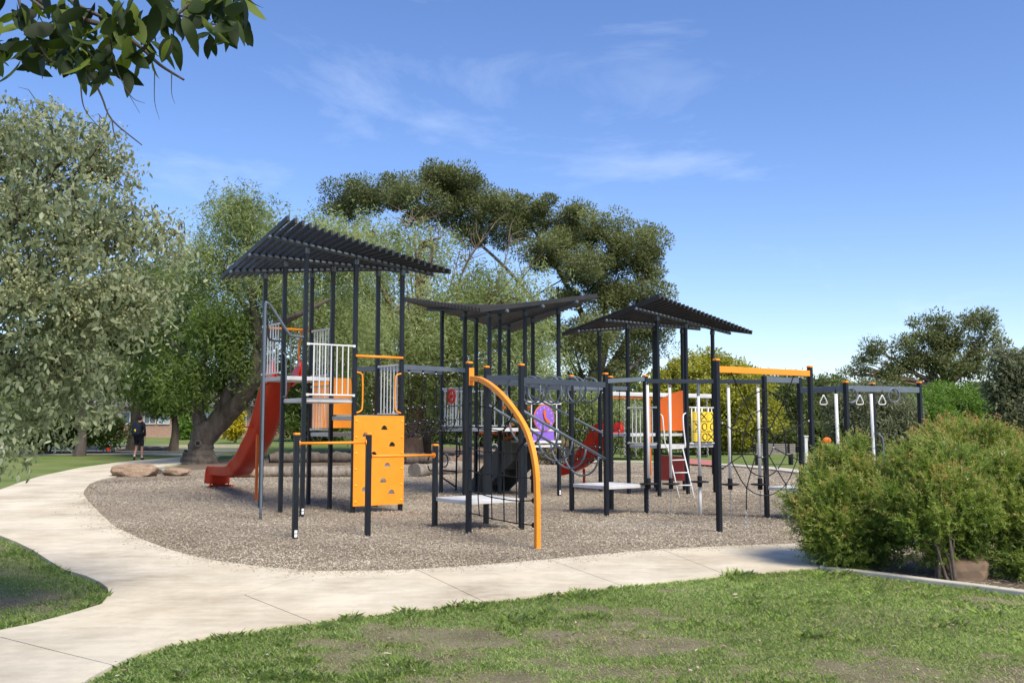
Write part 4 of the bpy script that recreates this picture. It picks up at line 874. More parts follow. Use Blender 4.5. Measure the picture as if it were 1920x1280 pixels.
for px0, px1, py0, py1, mt in ((226, 262, 772, 794, GLASS), (270, 292, 772, 794, GLASS), (296, 318, 770, 794, PALEB), (376, 402, 767, 800, PALEB), (406, 428, 767, 800, PALEB), (441, 462, 770, 806, GLASS)):
    a_, b_ = W(px0, py1, hz_d-0.06), W(px1, py0, hz_d-0.06)
    wdw = MB().box(((a_.x+b_.x)/2, hz_d-0.02, (a_.z+b_.z)/2), (b_.x-a_.x, 0.06, b_.z-a_.z)).build('window', mt, ho)
    fm = MB(); w2 = 0.07
    for x in (a_.x, (a_.x+b_.x)/2, b_.x): fm.box((x, hz_d-0.07, (a_.z+b_.z)/2), (w2, 0.06, b_.z-a_.z+w2))
    for z_ in (a_.z, b_.z): fm.box(((a_.x+b_.x)/2, hz_d-0.075, z_), (b_.x-a_.x+w2, 0.06, w2))
    fm.build('window_frame', WHITE, wdw)

# ============================================================ PLANTS
def ell(px, py, rx, ry, d, rd=None):
    """pixel blob at depth d -> centre and radii in metres"""
    c = W(px, py, d); a, b = rx*d/F, ry*d/F; return (np.array(c), np.array([a, rd if rd else (a+b)/2, b]))
def clumps(blobs, n, rng, power=0.45):
    vol = np.array([b[1].prod()**(2/3) for b in blobs]); k = rng.choice(len(blobs), n, p=vol/vol.sum())
    c = np.array([b[0] for b in blobs])[k]; r = np.array([b[1] for b in blobs])[k]
    d = unit(rng.normal(size=(n, 3)))*(rng.random((n, 1))**power); return c+d*r, k, d
def crown(name, parent, blobs, nclump, per, crad, L, Wd, mat, seed, droop=0.3, power=0.42, tilt=0.6, flat=0.75, rbias=None, kind=None, sh=0.5):
    rng = np.random.default_rng(seed); cc_, kk, dd_ = clumps(blobs, nclump, rng, power)
    N = nclump*per; idx = np.repeat(np.arange(nclump), per)
    dl = unit(rng.normal(size=(N, 3)))*(rng.random((N, 1))**sh); crs = crad*(0.6+0.8*rng.random(nclump))[idx][:, None]
    C = cc_[idx]+dl*crs*np.array([1, 1, flat]); D = dl*1.0+rng.normal(size=(N, 3))*tilt+np.array([0, 0, -droop])
    ln = L*(0.65+0.7*rng.random(N)); wd = Wd*(0.65+0.7*rng.random(N))
    Q = leaf_quads(C, D, ln, wd, rng, up=np.array([0.35, -0.55, 0.75])*0.8+dl*0.5)
    rv = 0.5+0.22*rng.normal(size=N)+0.16*rng.normal(size=nclump)[idx]
    if rbias is not None: rv = rv+rbias(C, dl)
    o = quads_mesh(name, Q, mat, rv, parent, parent.location if parent else (0, 0, 0))
    if kind: o['kind'] = kind
    return o, cc_
def weeping(name, parent, blobs, nstr, per, slen, L, Wd, mat, seed, power=0.35):
    """hanging strands of small leaflets"""
    rng = np.random.default_rng(seed); nb_ = max(8, nstr//30); pb0, kk, db0 = clumps(blobs, nb_, rng, power); bi = rng.integers(0, nb_, nstr)
    p0 = pb0[bi]+rng.normal(size=(nstr, 3))*np.array([1, 1, 0.7])*slen*0.42; dd_ = unit(db0[bi]+rng.normal(size=(nstr, 3))*0.4); N = nstr*per; idx = np.repeat(np.arange(nstr), per); f = np.tile(np.linspace(0, 1, per), nstr)
    out = unit(np.concatenate([dd_[:, :2]+rng.normal(size=(nstr, 2))*0.35, np.zeros((nstr, 1))], 1)); ln = slen*(0.4+0.9*rng.random(nstr))
    C = p0[idx]+out[idx]*(ln[idx]*0.35*np.sqrt(f))[:, None]; C[:, 2] -= ln[idx]*f**1.4*0.95-0.12*ln[idx]*f; C += rng.normal(size=(N, 3))*0.05*slen
    sd_n = rng.normal(size=(N, 3)); D = sd_n*np.array([1, 1, 0.35])+np.array([0, 0, -0.75]); Q = leaf_quads(C, D, L*(0.6+0.8*rng.random(N)), Wd*(0.6+0.8*rng.random(N)), rng, up=(0.35, -0.6, 0.5))
    rv = 0.48+0.14*rng.normal(size=N)+0.12*rng.normal(size=nstr)[idx]+0.20*rng.normal(size=nb_)[bi][idx]
    return quads_mesh(name, Q, mat, rv, parent, parent.location)
def limbs(mb, root, blobs, r0, seed, twigs=5, sub=2, spread=0.75, bend=0.25, thin=0.18, mains=None):
    rg = random.Random(seed); root0 = root; rmain = r0
    for c, r in blobs:
        c = Vector(c)
        if mains:                                      # leave the nearest main bough, from a point below the clump
            root, rl = min(((p, q_) for L_ in mains for p, q_ in L_), key=lambda a_: (a_[0]-c).length+max(0, a_[0].z-c.z)*2); r0 = min(rmain, rl*1.1)
        d = c-root; s = Vector((rg.uniform(-1, 1), rg.uniform(-1, 1), rg.uniform(-0.2, 0.8)))*d.length*bend*0.4
        end = c+Vector((rg.uniform(-.2, .2)*r[0], rg.uniform(-.2, .2)*r[1], -0.2*r[2])); pts = smooth_path([root, root+d*0.35+s, root+d*0.7+s*0.5, end], 4)
        ra = r0*rg.uniform(0.55, 0.9); mb.tube(pts, [ra+(ra*thin-ra)*k/(len(pts)-1) for k in range(len(pts))], 7, False)
        for _ in range(twigs):
            q = pts[rg.randrange(len(pts)//2, len(pts))]; v = Vector((rg.gauss(0, 1), rg.gauss(0, 1), rg.gauss(0.25, 0.8))).normalized(); e = c+Vector((v.x*r[0], v.y*r[1], v.z*r[2]))*spread
            m_ = (q+e)/2+Vector((rg.uniform(-1, 1), rg.uniform(-1, 1), rg.uniform(-.3, 1)))*(e-q).length*0.12; tp_ = smooth_path([q, m_, e], 3); rt = ra*0.28
            mb.tube(tp_, [rt*(1-0.8*k/(len(tp_)-1)) for k in range(len(tp_))], 5, False)
            for _ in range(sub):
                q2 = tp_[rg.randrange(1, len(tp_))]; e2 = q2+Vector((rg.gauss(0, 1), rg.gauss(0, 1), rg.gauss(0, 1))).normalized()*min(0.35*(e-q).length, min(r)*0.6); mb.tube([q2, (q2+e2)/2+Vector((0, 0, 0.05)), e2], [rt*0.4, rt*0.25, rt*0.1], 4, False)
BARK_P = bark('pepper_bark', (0.030, 0.023, 0.017), (0.15, 0.12, 0.092), 5.5, 1.0)
BARK_G = bark('gum_bark', (0.09, 0.06, 0.045), (0.26, 0.19, 0.14), 2.5, 0.7)
BARK_D = bark('dark_bark', (0.045, 0.036, 0.03), (0.14, 0.115, 0.095), 4)
BARK_R = bark('red_brown_bark', (0.09, 0.05, 0.035), (0.27, 0.17, 0.115), 3)
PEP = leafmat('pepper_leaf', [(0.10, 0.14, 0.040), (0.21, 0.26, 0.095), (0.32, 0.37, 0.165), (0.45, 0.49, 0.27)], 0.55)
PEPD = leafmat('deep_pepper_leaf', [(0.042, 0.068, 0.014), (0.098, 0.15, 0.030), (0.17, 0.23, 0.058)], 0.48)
GUMD = leafmat('dark_gum_leaf', [(0.044, 0.055, 0.022), (0.102, 0.122, 0.045), (0.17, 0.195, 0.072), (0.26, 0.28, 0.115)], 0.4)
GOLD = leafmat('golden_leaf', [(0.15, 0.16, 0.02), (0.31, 0.31, 0.045), (0.48, 0.47, 0.11)], 0.45)
GREYG = leafmat('grey_green_leaf', [(0.08, 0.09, 0.05), (0.17, 0.19, 0.105), (0.28, 0.30, 0.18)], 0.45)
BRIGHT = leafmat('bright_green_leaf', [(0.06, 0.105, 0.018), (0.135, 0.235, 0.040), (0.23, 0.35, 0.08)], 0.45)
MIDG = leafmat('mid_green_leaf', [(0.045, 0.06, 0.02), (0.11, 0.145, 0.042), (0.19, 0.23, 0.08)], 0.45)
REDG = leafmat('silver_gum_leaf', [(0.105, 0.128, 0.060), (0.19, 0.222, 0.118), (0.27, 0.305, 0.172), (0.39, 0.42, 0.275)], 0.45, 0.5)
FLOW = leafmat('cream_blossom', [(0.26, 0.27, 0.12), (0.40, 0.40, 0.21), (0.54, 0.53, 0.34)], 0.35, 0.8)
def tree(name, label, base, trunk, blobs, barkm, tr, seed, cat='tree', twigs=5, root=None, flare=1.3, group=None, sub=2):
    t = thing(name, label, cat, base, group); mb = MB()
    pts = smooth_path(trunk, 5); mb.tube(pts, [tr*(flare if k == 0 else 1.0+0.25*max(0, 1-k/4))*(1-0.45*k/(len(pts)-1)) for k in range(len(pts))], 12, False)
    limbs(mb, pts[-1] if root is None else root, blobs, tr*0.55, seed, twigs, sub); mb.build('trunk', barkm, t, smooth=True); return t

# ---- big pepper tree behind the slide (forked trunk, knot hole)
pbse = P(374, 868); pdp = pbse.y
pt = thing('pepper_tree', 'large pepper tree with thick forked trunk behind the red slide', 'tree', pbse); mb = MB()
def wp_(x, y, dd_=0): return W(x, y, pdp+dd_)
def limb_px(pts, rs, n=12):
    q = smooth_path([wp_(*p) for p in pts], 5); k = len(q)-1; rr_ = [np.interp(i/k, np.linspace(0, 1, len(rs)), rs)*pdp/F*(1+0.06*math.sin(i*1.9)) for i in range(k+1)]; mb.tube(q, rr_, n, False)
limb_px([(373, 880), (374, 868), (376, 852), (378, 832), (386, 805), (392, 790)], [40, 31, 25, 22, 23, 15], 22)
limb_px([(380, 812), (372, 775), (371, 740), (364, 700, .5), (348, 660, 1), (340, 620, 1), (345, 570, 1)], [15, 12, 9, 7, 5, 3, 1.5]); limb_px([(368, 715), (385, 670), (400, 620, 1), (398, 570, 1)], [8, 6, 4, 1.5]); limb_px([(352, 668, 1), (320, 640, 1), (300, 600, 2)], [5, 3, 1.2])
limb_px([(388, 806), (412, 772), (425, 740), (440, 700, .5), (452, 640, 1), (468, 590, 1)], [15, 11, 9, 8, 6, 4])
limb_px([(386, 818), (420, 785), (455, 745, -.5), (478, 700, -1), (485, 650, -1), (480, 600, -1), (470, 550, -1)], [20, 18, 15, 13, 11, 9, 5])
limb_px([(428, 735), (455, 722), (480, 708)], [7, 6, 4]); limb_px([(468, 590, 1), (450, 560, 1), (428, 532, 1), (415, 500, 1)], [6, 5, 4, 2]); limb_px([(472, 560, -1), (500, 520, -1), (520, 480, -2), (522, 440, -2)], [7, 6, 4, 2]); limb_px([(485, 650, -1), (520, 610, -2), (560, 590, -3), (620, 560, -3)], [10, 8, 5, 2])
for k_ in range(5): x_ = 345+k_*14; limb_px([(374+(x_-374)*0.55, 850), (x_, 868), (x_-14+7*k_, 880)], [14, 9, 3], 10)
for v_ in mb.v:                                        # rugged bark ridges
    q_ = math.sin(v_.x*19+2*math.sin(v_.z*5))*math.sin(v_.y*17+v_.z*2.3); v_ += Vector((0.5*math.sin(v_.z*23+v_.x*31), -abs(q_), 0.3*q_))*0.03
mb.build('trunk', BARK_P, pt, smooth=True)
kq = wp_(371, 831, -0.5); kn = MB().ring(kq, (1, 0.2, 0), (0, 0, 1), 0.1, 0.04, 14, 6).build('knot', BARK_D, pt, smooth=True); MB().ball(kq+Vector((0, 0.05, 0)), 0.085).build('knot_hole', BLACK, kn)
pep_b = [ell(455, 430, 62, 58, pdp+1, 2), ell(400, 480, 60, 60, pdp, 2), ell(520, 500, 55, 70, pdp-1, 2), ell(395, 560, 55, 60, pdp+1, 2), ell(470, 390, 40, 25, pdp+1, 1.5), ell(560, 560, 60, 90, pdp+1, 2.5), ell(620, 470, 70, 70, pdp+2, 2.5), ell(640, 620, 70, 80, pdp+2, 2.5), ell(500, 600, 45, 70, pdp+1, 2)]
mb = MB(); limbs(mb, wp_(472, 560, -1), [pep_b[i] for i in (0, 1, 2, 4, 6)], 0.13, 5, 6, 3); mb.build('limbs', BARK_P, pt, smooth=True)
weeping('crown', pt, pep_b, 4600, 14, 1.15, 0.16, 0.042, PEP, 21, 0.5)
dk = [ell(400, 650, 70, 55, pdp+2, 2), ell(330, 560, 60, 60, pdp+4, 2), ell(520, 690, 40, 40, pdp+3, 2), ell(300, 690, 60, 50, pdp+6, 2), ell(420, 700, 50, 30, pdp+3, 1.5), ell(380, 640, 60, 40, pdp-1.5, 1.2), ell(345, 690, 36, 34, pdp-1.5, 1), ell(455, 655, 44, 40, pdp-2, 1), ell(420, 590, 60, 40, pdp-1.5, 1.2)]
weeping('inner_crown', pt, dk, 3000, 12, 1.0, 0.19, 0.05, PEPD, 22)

# ---- second pepper tree in the centre
p2b = P(760, 852); d2 = p2b.y
blo = [ell(690, 455, 90, 40, d2, 3), ell(780, 450, 70, 36, d2, 3), ell(900, 550, 110, 50, d2, 4), ell(960, 545, 60, 55, d2-1, 3), ell(680, 560, 90, 80, d2-1, 4), ell(780, 600, 100, 90, d2-2, 4), ell(880, 640, 110, 80, d2-1, 4), ell(980, 640, 60, 70, d2, 3), ell(640, 640, 60, 90, d2, 3), ell(720, 690, 90, 60, d2-1, 3), ell(840, 720, 100, 55, d2, 3), ell(600, 430, 50, 40, d2, 2), ell(960, 720, 90, 50, d2+2, 3)]
t = tree('pepper_tree', 'wide weeping pepper tree with red-brown trunk behind the rope bridge', p2b, [p2b-up*0.2, W(768, 800, d2), W(778, 740, d2), W(790, 690, d2)], blo, BARK_R, 0.75, 4, twigs=6, sub=3)
weeping('crown', t, blo, 6400, 15, 1.6, 0.21, 0.055, PEP, 23, 0.6)
mb = MB(); [mb.tube(smooth_path([P(x, 850)+Vector((0, 1, -.2)), W(x+3, 800, d2+1), W(x2, 730, d2)], 4), [0.45, .4, .38, .36, .34, .3, .28, .25, .2], 9, False) for x, x2 in ((790, 770),)]; mb.build('second_stem', BARK_R, t, smooth=True)
mb = MB(); rg_ = random.Random(6)                       # thin bare upper branches against the sky
for x0, y0, x1, y1 in ((760, 600, 700, 420), (790, 590, 760, 415), (800, 600, 830, 430), (820, 610, 870, 440), (850, 620, 920, 430), (870, 620, 960, 440), (900, 630, 1000, 480), (780, 600, 790, 405), (860, 610, 900, 455), (740, 600, 650, 430)):
    a_, b_ = W(x0, y0, d2-1), W(x1, y1, d2+rg_.uniform(-2, 1)); m_ = a_.lerp(b_, 0.5)+Vector((rg_.uniform(-.5, .5), 0, rg_.uniform(-.2, .6))); q = smooth_path([a_, m_, b_], 6); mb.tube(q, [0.06*(1-0.85*i/(len(q)-1)) for i in range(len(q))], 6, False)
    for _ in range(9):
        p_ = q[rg_.randrange(4, len(q))]; e_ = p_+Vector((rg_.gauss(0, .8), rg_.gauss(0, .5), rg_.uniform(0.2, 1.3))); mb.tube(smooth_path([p_, p_.lerp(e_, .5)+Vector((rg_.uniform(-.15, .15), 0, .05)), e_], 3), [0.022, .02, .017, .014, .011, .009, .006], 5, False)
mb.build('upper_branches', BARK_G, t, smooth=True)

# ---- huge umbrella gum
dg = 62.0; gb = Vector((W(1085, 800, dg).x, dg, 0))
top = [ell(660, 372, 48, 30, dg, 3), ell(715, 370, 50, 34, dg, 3), ell(770, 385, 45, 40, dg-2, 3), ell(830, 350, 55, 32, dg, 3), ell(850, 400, 60, 40, dg-1, 3), ell(890, 385, 40, 45, dg, 3), ell(940, 395, 45, 32, dg, 3), ell(990, 395, 45, 30, dg, 3), ell(1040, 410, 45, 34, dg, 3), ell(1085, 430, 50, 40, dg, 3), ell(1140, 440, 48, 40, dg, 3), ell(1190, 450, 45, 34, dg, 3), ell(1218, 480, 26, 40, dg, 2.5), ell(1150, 490, 60, 28, dg, 3), ell(1090, 505, 40, 30, dg-3, 3), ell(1020, 480, 42, 28, dg-2, 3), ell(1065, 560, 40, 34, dg-2, 3), ell(1190, 540, 45, 26, dg, 3), ell(1215, 560, 40, 30, dg, 3), ell(1235, 600, 25, 30, dg, 2), ell(1190, 610, 40, 30, dg+1, 3), ell(1120, 560, 30, 26, dg, 2.5), ell(1085, 640, 55, 40, dg-4, 3), ell(1180, 680, 50, 40, dg, 3), ell(1130, 620, 34, 30, dg-2, 2.5), ell(640, 400, 26, 18, dg, 2), ell(1010, 620, 40, 50, dg+2, 3), ell(1120, 720, 60, 40, dg-2, 3), ell(1240, 640, 20, 36, dg, 2), ell(960, 440, 46, 26, dg, 2.5), ell(905, 435, 40, 22, dg, 2.5), ell(1050, 470, 40, 28, dg-1, 2.5), ell(1120, 510, 36, 26, dg-1, 2.5), ell(1160, 560, 34, 30, dg, 2.5)]
t = thing('gum_tree', 'huge dark umbrella-crowned gum tree towering behind the middle tower', 'tree', gb); mb = MB()
rt = W(1108, 738, dg); mb.tube(smooth_path([gb-up*.3, W(1092, 790, dg), rt], 5), [0.9-0.03*k for k in range(11)], 12, False)
mains = []
for pl_, r0_ in (([(1108, 738, 0), (1075, 690, -1), (1035, 620, -1), (985, 545, -2), (925, 480, -1), (860, 430, 0), (780, 395, 0), (700, 380, 0)], 0.19), ([(1108, 738, 0), (1112, 680, 1), (1100, 610, 1), (1060, 530, 2), (1020, 460, 1), (985, 410, 1)], 0.34), ([(1108, 738, 0), (1130, 670, -1), (1138, 600, 0), (1125, 530, 1), (1110, 470, 0), (1090, 430, 0)], 0.34), ([(1108, 738, 0), (1150, 680, 0), (1185, 620, 1), (1200, 560, 0), (1205, 500, 0), (1180, 455, 0)], 0.32), ([(1112, 730, 0), (1160, 705, -2), (1205, 670, -1), (1232, 630, 0)], 0.2), ([(1108, 738, 0), (1090, 700, -3), (1080, 660, -4)], 0.22)):
    q = smooth_path([W(x, y, dg+e) for x, y, e in pl_], 5); k = len(q)-1; rr_ = [r0_*(1-0.85*i/k) for i in range(k+1)]; mb.tube(q, rr_, 8, False); mains.append(list(zip(q, rr_))[2:])
limbs(mb, rt, top, 0.10, 9, 11, 3, 0.85, 0.2, 0.2, mains); mb.build('trunk', BARK_D, t, smooth=True)
crown('crown', t, top+[ell(840, 348, 55, 26, dg, 3), ell(870, 350, 40, 28, dg, 3)], 430, 400, 0.84, 0.19, 0.075, GUMD, 31, droop=-0.2, power=0.42, sh=0.3, flat=0.72, tilt=0.6, rbias=lambda C, dl: 0.18*dl[:, 2]+0.010*(C[:, 0]-2))  # sunlight painted in: leaf colour lighter on lobe tops and towards the right

# ---- the other background trees: (name, label, base px x, depth, trunk r, blobs, material, clumps, per, crad, L, W)
def bgtree(name, label, bx, d, tr, bl, mt, nc, per, cr_, L_, W_, seed, barkm=BARK_D, twigs=4, cat='tree', droop=0.2, power=0.35, tilt=0.7, group=None, flat=0.75, sh=0.5):
    x = W(bx, 800, d).x; base = Vector((x, d, gz(x, d))); B = [ell(*b) if len(b) > 4 else ell(*b, d) for b in bl]
    lo = min(b[0][2]-b[1][2]*0.3 for b in B); hi = base.z+(lo-base.z)*0.9 if lo > base.z+0.6 else base.z+0.5
    t = tree(name, label, base, [base-up*.2, base.lerp(Vector((x, d, hi)), 0.5)+Vector((0.1, 0, 0)), Vector((x, d, hi))], B, barkm, tr, seed, cat, twigs, group=group)
    crown('crown', t, B, nc, per, cr_, L_, W_, mt, seed+100, droop, power, tilt, flat, sh=sh); return t
bgtree('golden_tree', 'dense rounded golden-green tree behind the tic-tac-toe panel', 1330, 56, 0.3, [(1330, 745, 100, 80), (1270, 760, 62, 70), (1395, 765, 60, 80), (1330, 700, 70, 36), (1250, 790, 40, 55), (1330, 800, 90, 50)], GOLD, 330, 170, 0.62, 0.19, 0.10, 41, power=0.25, sh=0.3, droop=-0.2)
bgtree('dark_pine', 'dark green tree behind the rope web and bench', 1440, 64, 0.3, [(1440, 745, 60, 50), (1400, 770, 50, 60), (1480, 760, 50, 60), (1440, 790, 80, 45)], MIDG, 620, 46, 0.6, 0.26, 0.09, 42, power=0.25)
bgtree('dark_pine', 'dark green tree left of the grey-green willow', 1545, 66, 0.3, [(1540, 740, 60, 34), (1510, 775, 50, 50), (1570, 770, 50, 50), (1540, 805, 80, 35)], MIDG, 560, 46, 0.6, 0.26, 0.09, 43, power=0.25)
bgtree('willow_tree', 'grey-green willowy tree behind the trapeze handles', 1640, 52, 0.25, [(1620, 760, 60, 46), (1670, 775, 50, 50), (1640, 810, 70, 40), (1590, 790, 40, 50)], GREYG, 620, 44, 0.5, 0.24, 0.06, 44, droop=0.7, power=0.25)
bgtree('wattle_tree', 'bright green tree behind the last trapeze post', 1710, 58, 0.25, [(1710, 775, 66, 42), (1680, 790, 50, 36), (1750, 795, 50, 36)], BRIGHT, 180, 140, 0.75, 0.2, 0.07, 45, power=0.25, sh=0.33, flat=0.45)
bgtree('wattle_tree', 'tall bright green conical tree right of the trapeze frame', 1800, 60, 0.3, [(1790, 745, 50, 32), (1800, 775, 72, 40), (1840, 800, 50, 36), (1760, 800, 50, 36)], BRIGHT, 200, 140, 0.8, 0.2, 0.07, 46, power=0.25, sh=0.33, flat=0.45)
bgtree('gum_tree', 'tall open-crowned gum tree above the bright green trees at right', 1768, 78, 0.45, [(1700, 640, 46, 20), (1648, 655, 34, 20), (1625, 672, 24, 20), (1605, 690, 12, 14), (1760, 605, 50, 20), (1815, 600, 46, 18), (1855, 612, 28, 24), (1780, 640, 50, 26), (1840, 650, 34, 30), (1730, 670, 44, 26), (1690, 690, 40, 26), (1660, 712, 44, 20), (1770, 690, 56, 38), (1820, 690, 40, 34), (1640, 705, 20, 14), (1862, 632, 14, 14), (1590, 700, 8, 8), (1880, 645, 10, 7)], GUMD, 130, 190, 0.85, 0.26, 0.10, 47, BARK_G, twigs=9, power=0.6, sh=0.33, droop=-0.1)
bgtree('gum_tree', 'grey-green gum tree at the far right edge', 1905, 52, 0.3, [(1890, 690, 36, 30), (1930, 700, 44, 50), (1880, 730, 30, 26), (1905, 770, 46, 46), (1930, 800, 50, 40), (1890, 670, 20, 16)], GREYG, 360, 44, 0.5, 0.30, 0.10, 48, BARK_G, power=0.5)
bgtree('hedge_shrub', 'dark clipped shrub at the far right lawn edge', 1912, 40, 0.08, [(1908, 842, 30, 22), (1945, 838, 34, 26)], MIDG, 240, 40, 0.25, 0.12, 0.05, 49, cat='shrub', power=0.25)
bgtree('acacia_tree', 'weeping green tree behind the curved red slide', 1100, 48, 0.22, [(1080, 770, 60, 50), (1140, 790, 50, 50), (1030, 790, 46, 46), (1110, 820, 60, 26), (1190, 800, 50, 50)], PEP, 620, 42, 0.5, 0.24, 0.06, 50, droop=0.8, power=0.3)
bgtree('dark_pine', 'dark green tree seen between the middle tower posts', 905, 66, 0.3, [(900, 770, 70, 50), (960, 790, 60, 40), (840, 785, 50, 46)], MIDG, 520, 44, 0.6, 0.28, 0.09, 51, power=0.3)
bgtree('dark_cypress', 'dark green tree above the walking student', 250, 47, 0.3, [(310, 545, 60, 60), (250, 600, 70, 70), (300, 650, 60, 50), (220, 700, 60, 50), (180, 600, 60, 80), (120, 660, 70, 60)], PEPD, 900, 46, 0.6, 0.26, 0.08, 52, droop=0.5)
bgtree('tea_tree', 'small twisted tea tree with bare stems left of the pepper trunk', 325, 46, 0.22, [(330, 745, 36, 22), (295, 760, 30, 16), (360, 755, 30, 16), (300, 735, 26, 16)], PEPD, 300, 36, 0.45, 0.2, 0.06, 53, BARK_P, twigs=7)
bgtree('weeping_tree', 'bright weeping foliage behind the silver gum', 150, 42, 0.25, [(150, 690, 60, 36), (200, 690, 40, 30), (90, 700, 50, 40), (60, 760, 70, 50)], PEP, 480, 42, 0.5, 0.22, 0.06, 54, droop=0.8)
bgtree('dark_shrub', 'dark leafy shrub under the silver gum at left', 90, 44, 0.12, [(90, 800, 80, 36), (20, 790, 60, 40), (180, 806, 60, 30)], PEPD, 420, 42, 0.4, 0.2, 0.07, 55, cat='shrub', power=0.3)
bgtree('yellow_shrub', 'small yellow-green shrub at the left street edge', 72, 44, 0.06, [(72, 822, 17, 26)], leafmat('yellow_leaf', [(0.20, 0.17, 0.01), (0.42, 0.36, 0.02), (0.60, 0.50, 0.04)], 0.3), 60, 40, 0.18, 0.12, 0.06, 56, cat='shrub', power=0.25)
bgtree('garden_shrub', 'red-flecked green shrub against the brick house', 357, 68, 0.08, [(357, 796, 24, 22), (352, 812, 20, 14)], BRIGHT, 120, 40, 0.35, 0.22, 0.10, 57, cat='shrub', power=0.25)
bgtree('garden_shrub', 'yellow flowering shrub beside the red slide top', 440, 60, 0.08, [(438, 800, 17, 20), (446, 780, 8, 10)], MATS['yellow_leaf'], 90, 40, 0.30, 0.2, 0.09, 58, cat='shrub', power=0.25)
bgtree('street_tree', 'green tree beyond the lawn seen through the left tower', 610, 64, 0.25, [(560, 770, 50, 50), (620, 780, 60, 46), (590, 730, 60, 40)], PEPD, 420, 42, 0.55, 0.28, 0.09, 59, power=0.3)
for k_, (x_, lb) in enumerate(((1380, 'left of the bench'), (1500, 'right of the bench'))): bgtree('dark_shrub', 'low dark shrub under the far trees '+lb, x_, 62, 0.1, [(x_, 822, 60, 22), (x_+40, 818, 40, 24)], MIDG, 260, 40, 0.5, 0.26, 0.09, 60+k_, cat='shrub', power=0.3)
bgtree('tussock_grass', 'clump of tan ornamental grass behind the orange arch', 1030, 41, 0.03, [(1030, 850, 40, 20), (1065, 852, 20, 16), (990, 852, 26, 16)], leafmat('dry_grass', [(0.12, 0.10, 0.05), (0.25, 0.21, 0.11), (0.36, 0.31, 0.18)], 0.2), 200, 40, 0.25, 0.34, 0.02, 63, cat='grass clump', droop=-0.9, power=0.5)

# far wooded skyline closing the horizon behind the single trees
rng = np.random.default_rng(77); N = 60000; fx = rng.uniform(-75, 110, N); fd = 100+rng.random(N)*14+3*np.sin(fx*0.3)
hgt = 4.2+2.6*fbm(fx*0.09+9, fx*0.02, 5)+1.5*vnoise(fx*0.5, fx*0, 8); fz = rng.random(N)**0.75*hgt+gz_np(fx, fd)
Q = leaf_quads(np.stack([fx, fd, fz], 1), rng.normal(size=(N, 3)), 0.8, 0.4, rng)
tag(quads_mesh('distant_wood', Q, MIDG, 0.35+0.25*rng.random(N)+0.5*(vnoise(fx*0.4, fz*0.8, 9)-0.5)), 'far-off dark green belt of trees along the horizon', 'woodland', None, 'stuff')

# ---- silver gum close on the left
sb = Vector((-6.1, 9.6, gz(-6.1, 9.6)))
gl = [ell(20, 260, 90, 70, 8.6, .8), ell(120, 270, 80, 70, 8.4, .8), ell(190, 300, 50, 80, 8.6, .6), ell(60, 400, 110, 90, 8.2, .9), ell(180, 420, 90, 90, 8.2, .8), ell(285, 440, 62, 50, 8.6, .5), ell(60, 540, 110, 90, 8.0, .9), ell(190, 560, 100, 90, 8.2, .8), ell(270, 560, 50, 70, 8.4, .5), ell(50, 680, 100, 80, 8.0, .8), ell(150, 680, 70, 70, 8.2, .6), ell(40, 780, 60, 60, 8.0, .5), ell(190, 770, 36, 44, 8.2, .35), ell(30, 845, 34, 34, 7.9, .25), ell(-60, 500, 120, 260, 8.4, 1.0), ell(-40, 300, 90, 90, 8.6, .9), ell(110, 745, 60, 36, 8.2, .4)]
sg = thing('silver_gum', 'silver-leaved gum tree with cream blossom hanging over the left edge', 'tree', sb); mb = MB()
mb.tube(smooth_path([sb-up*.2, sb+Vector((0.15, -0.1, 1.2)), sb+Vector((0.35, -.3, 2.2)), sb+Vector((0.5, -.6, 3.2))], 5), [0.24-0.007*k for k in range(16)], 12, False)
limbs(mb, sb+Vector((0.38, -.35, 2.3)), gl[:11]+gl[14:16], 0.075, 12, 9, 4, 0.9, 0.25, 0.2); mb.build('trunk', BARK_P, sg, smooth=True)
rng = np.random.default_rng(91); cc_, kk, dd_ = clumps(gl, 1950, rng, 0.6); per = 15; idx = np.repeat(np.arange(len(cc_)), per); N = len(idx); fs = np.tile(np.linspace(0, 1, per), len(cc_)); od = unit(dd_+rng.normal(size=dd_.shape)*0.5); sl_ = 0.14+0.42*rng.random(len(cc_))**1.5
C = cc_[idx]+rng.normal(size=(N, 3))*0.035+od[idx]*(sl_[idx]*fs*0.7)[:, None]+np.array([0, 0, -1])*(sl_[idx]*fs**2*0.75)[:, None]; D = rng.normal(size=(N, 3))*0.75+np.array([0, 0, -0.75]); Ls_ = 0.032+0.046*rng.random(N)**1.5; rv = 0.45+0.2*rng.normal(size=N)+0.2*rng.normal(size=len(cc_))[idx]
pxs = 960+F*C[:, 0]/C[:, 1]; hgt = C[:, 2]; lim = np.interp(hgt, [1.15, 1.35, 1.5, 1.62, 1.75, 1.95, 2.4], [55, 75, 150, 205, 225, 260, 400])   # the low sprays hang close to the trunk side
k_ = (pxs < lim) & (hgt > 1.22); C, D, Ls_, rv = C[k_], D[k_], Ls_[k_], rv[k_]; N = len(C)
Dn = unit(D); S_ = unit(np.cross(Dn, rng.normal(size=(N, 3))*0.7+np.array([0.4, -0.6, 0.5]))); Wl = Ls_*(0.36+0.2*rng.random(N)); nr = np.cross(S_, Dn)
hexq = np.stack([C, C+Dn*(Ls_*.25)[:, None]+S_*(Wl*.42)[:, None], C+Dn*(Ls_*.65)[:, None]+S_*(Wl*.40)[:, None]+nr*(Ls_*.05)[:, None], C+Dn*Ls_[:, None], C+Dn*(Ls_*.65)[:, None]-S_*(Wl*.40)[:, None]+nr*(Ls_*.05)[:, None], C+Dn*(Ls_*.25)[:, None]-S_*(Wl*.42)[:, None]], 1)
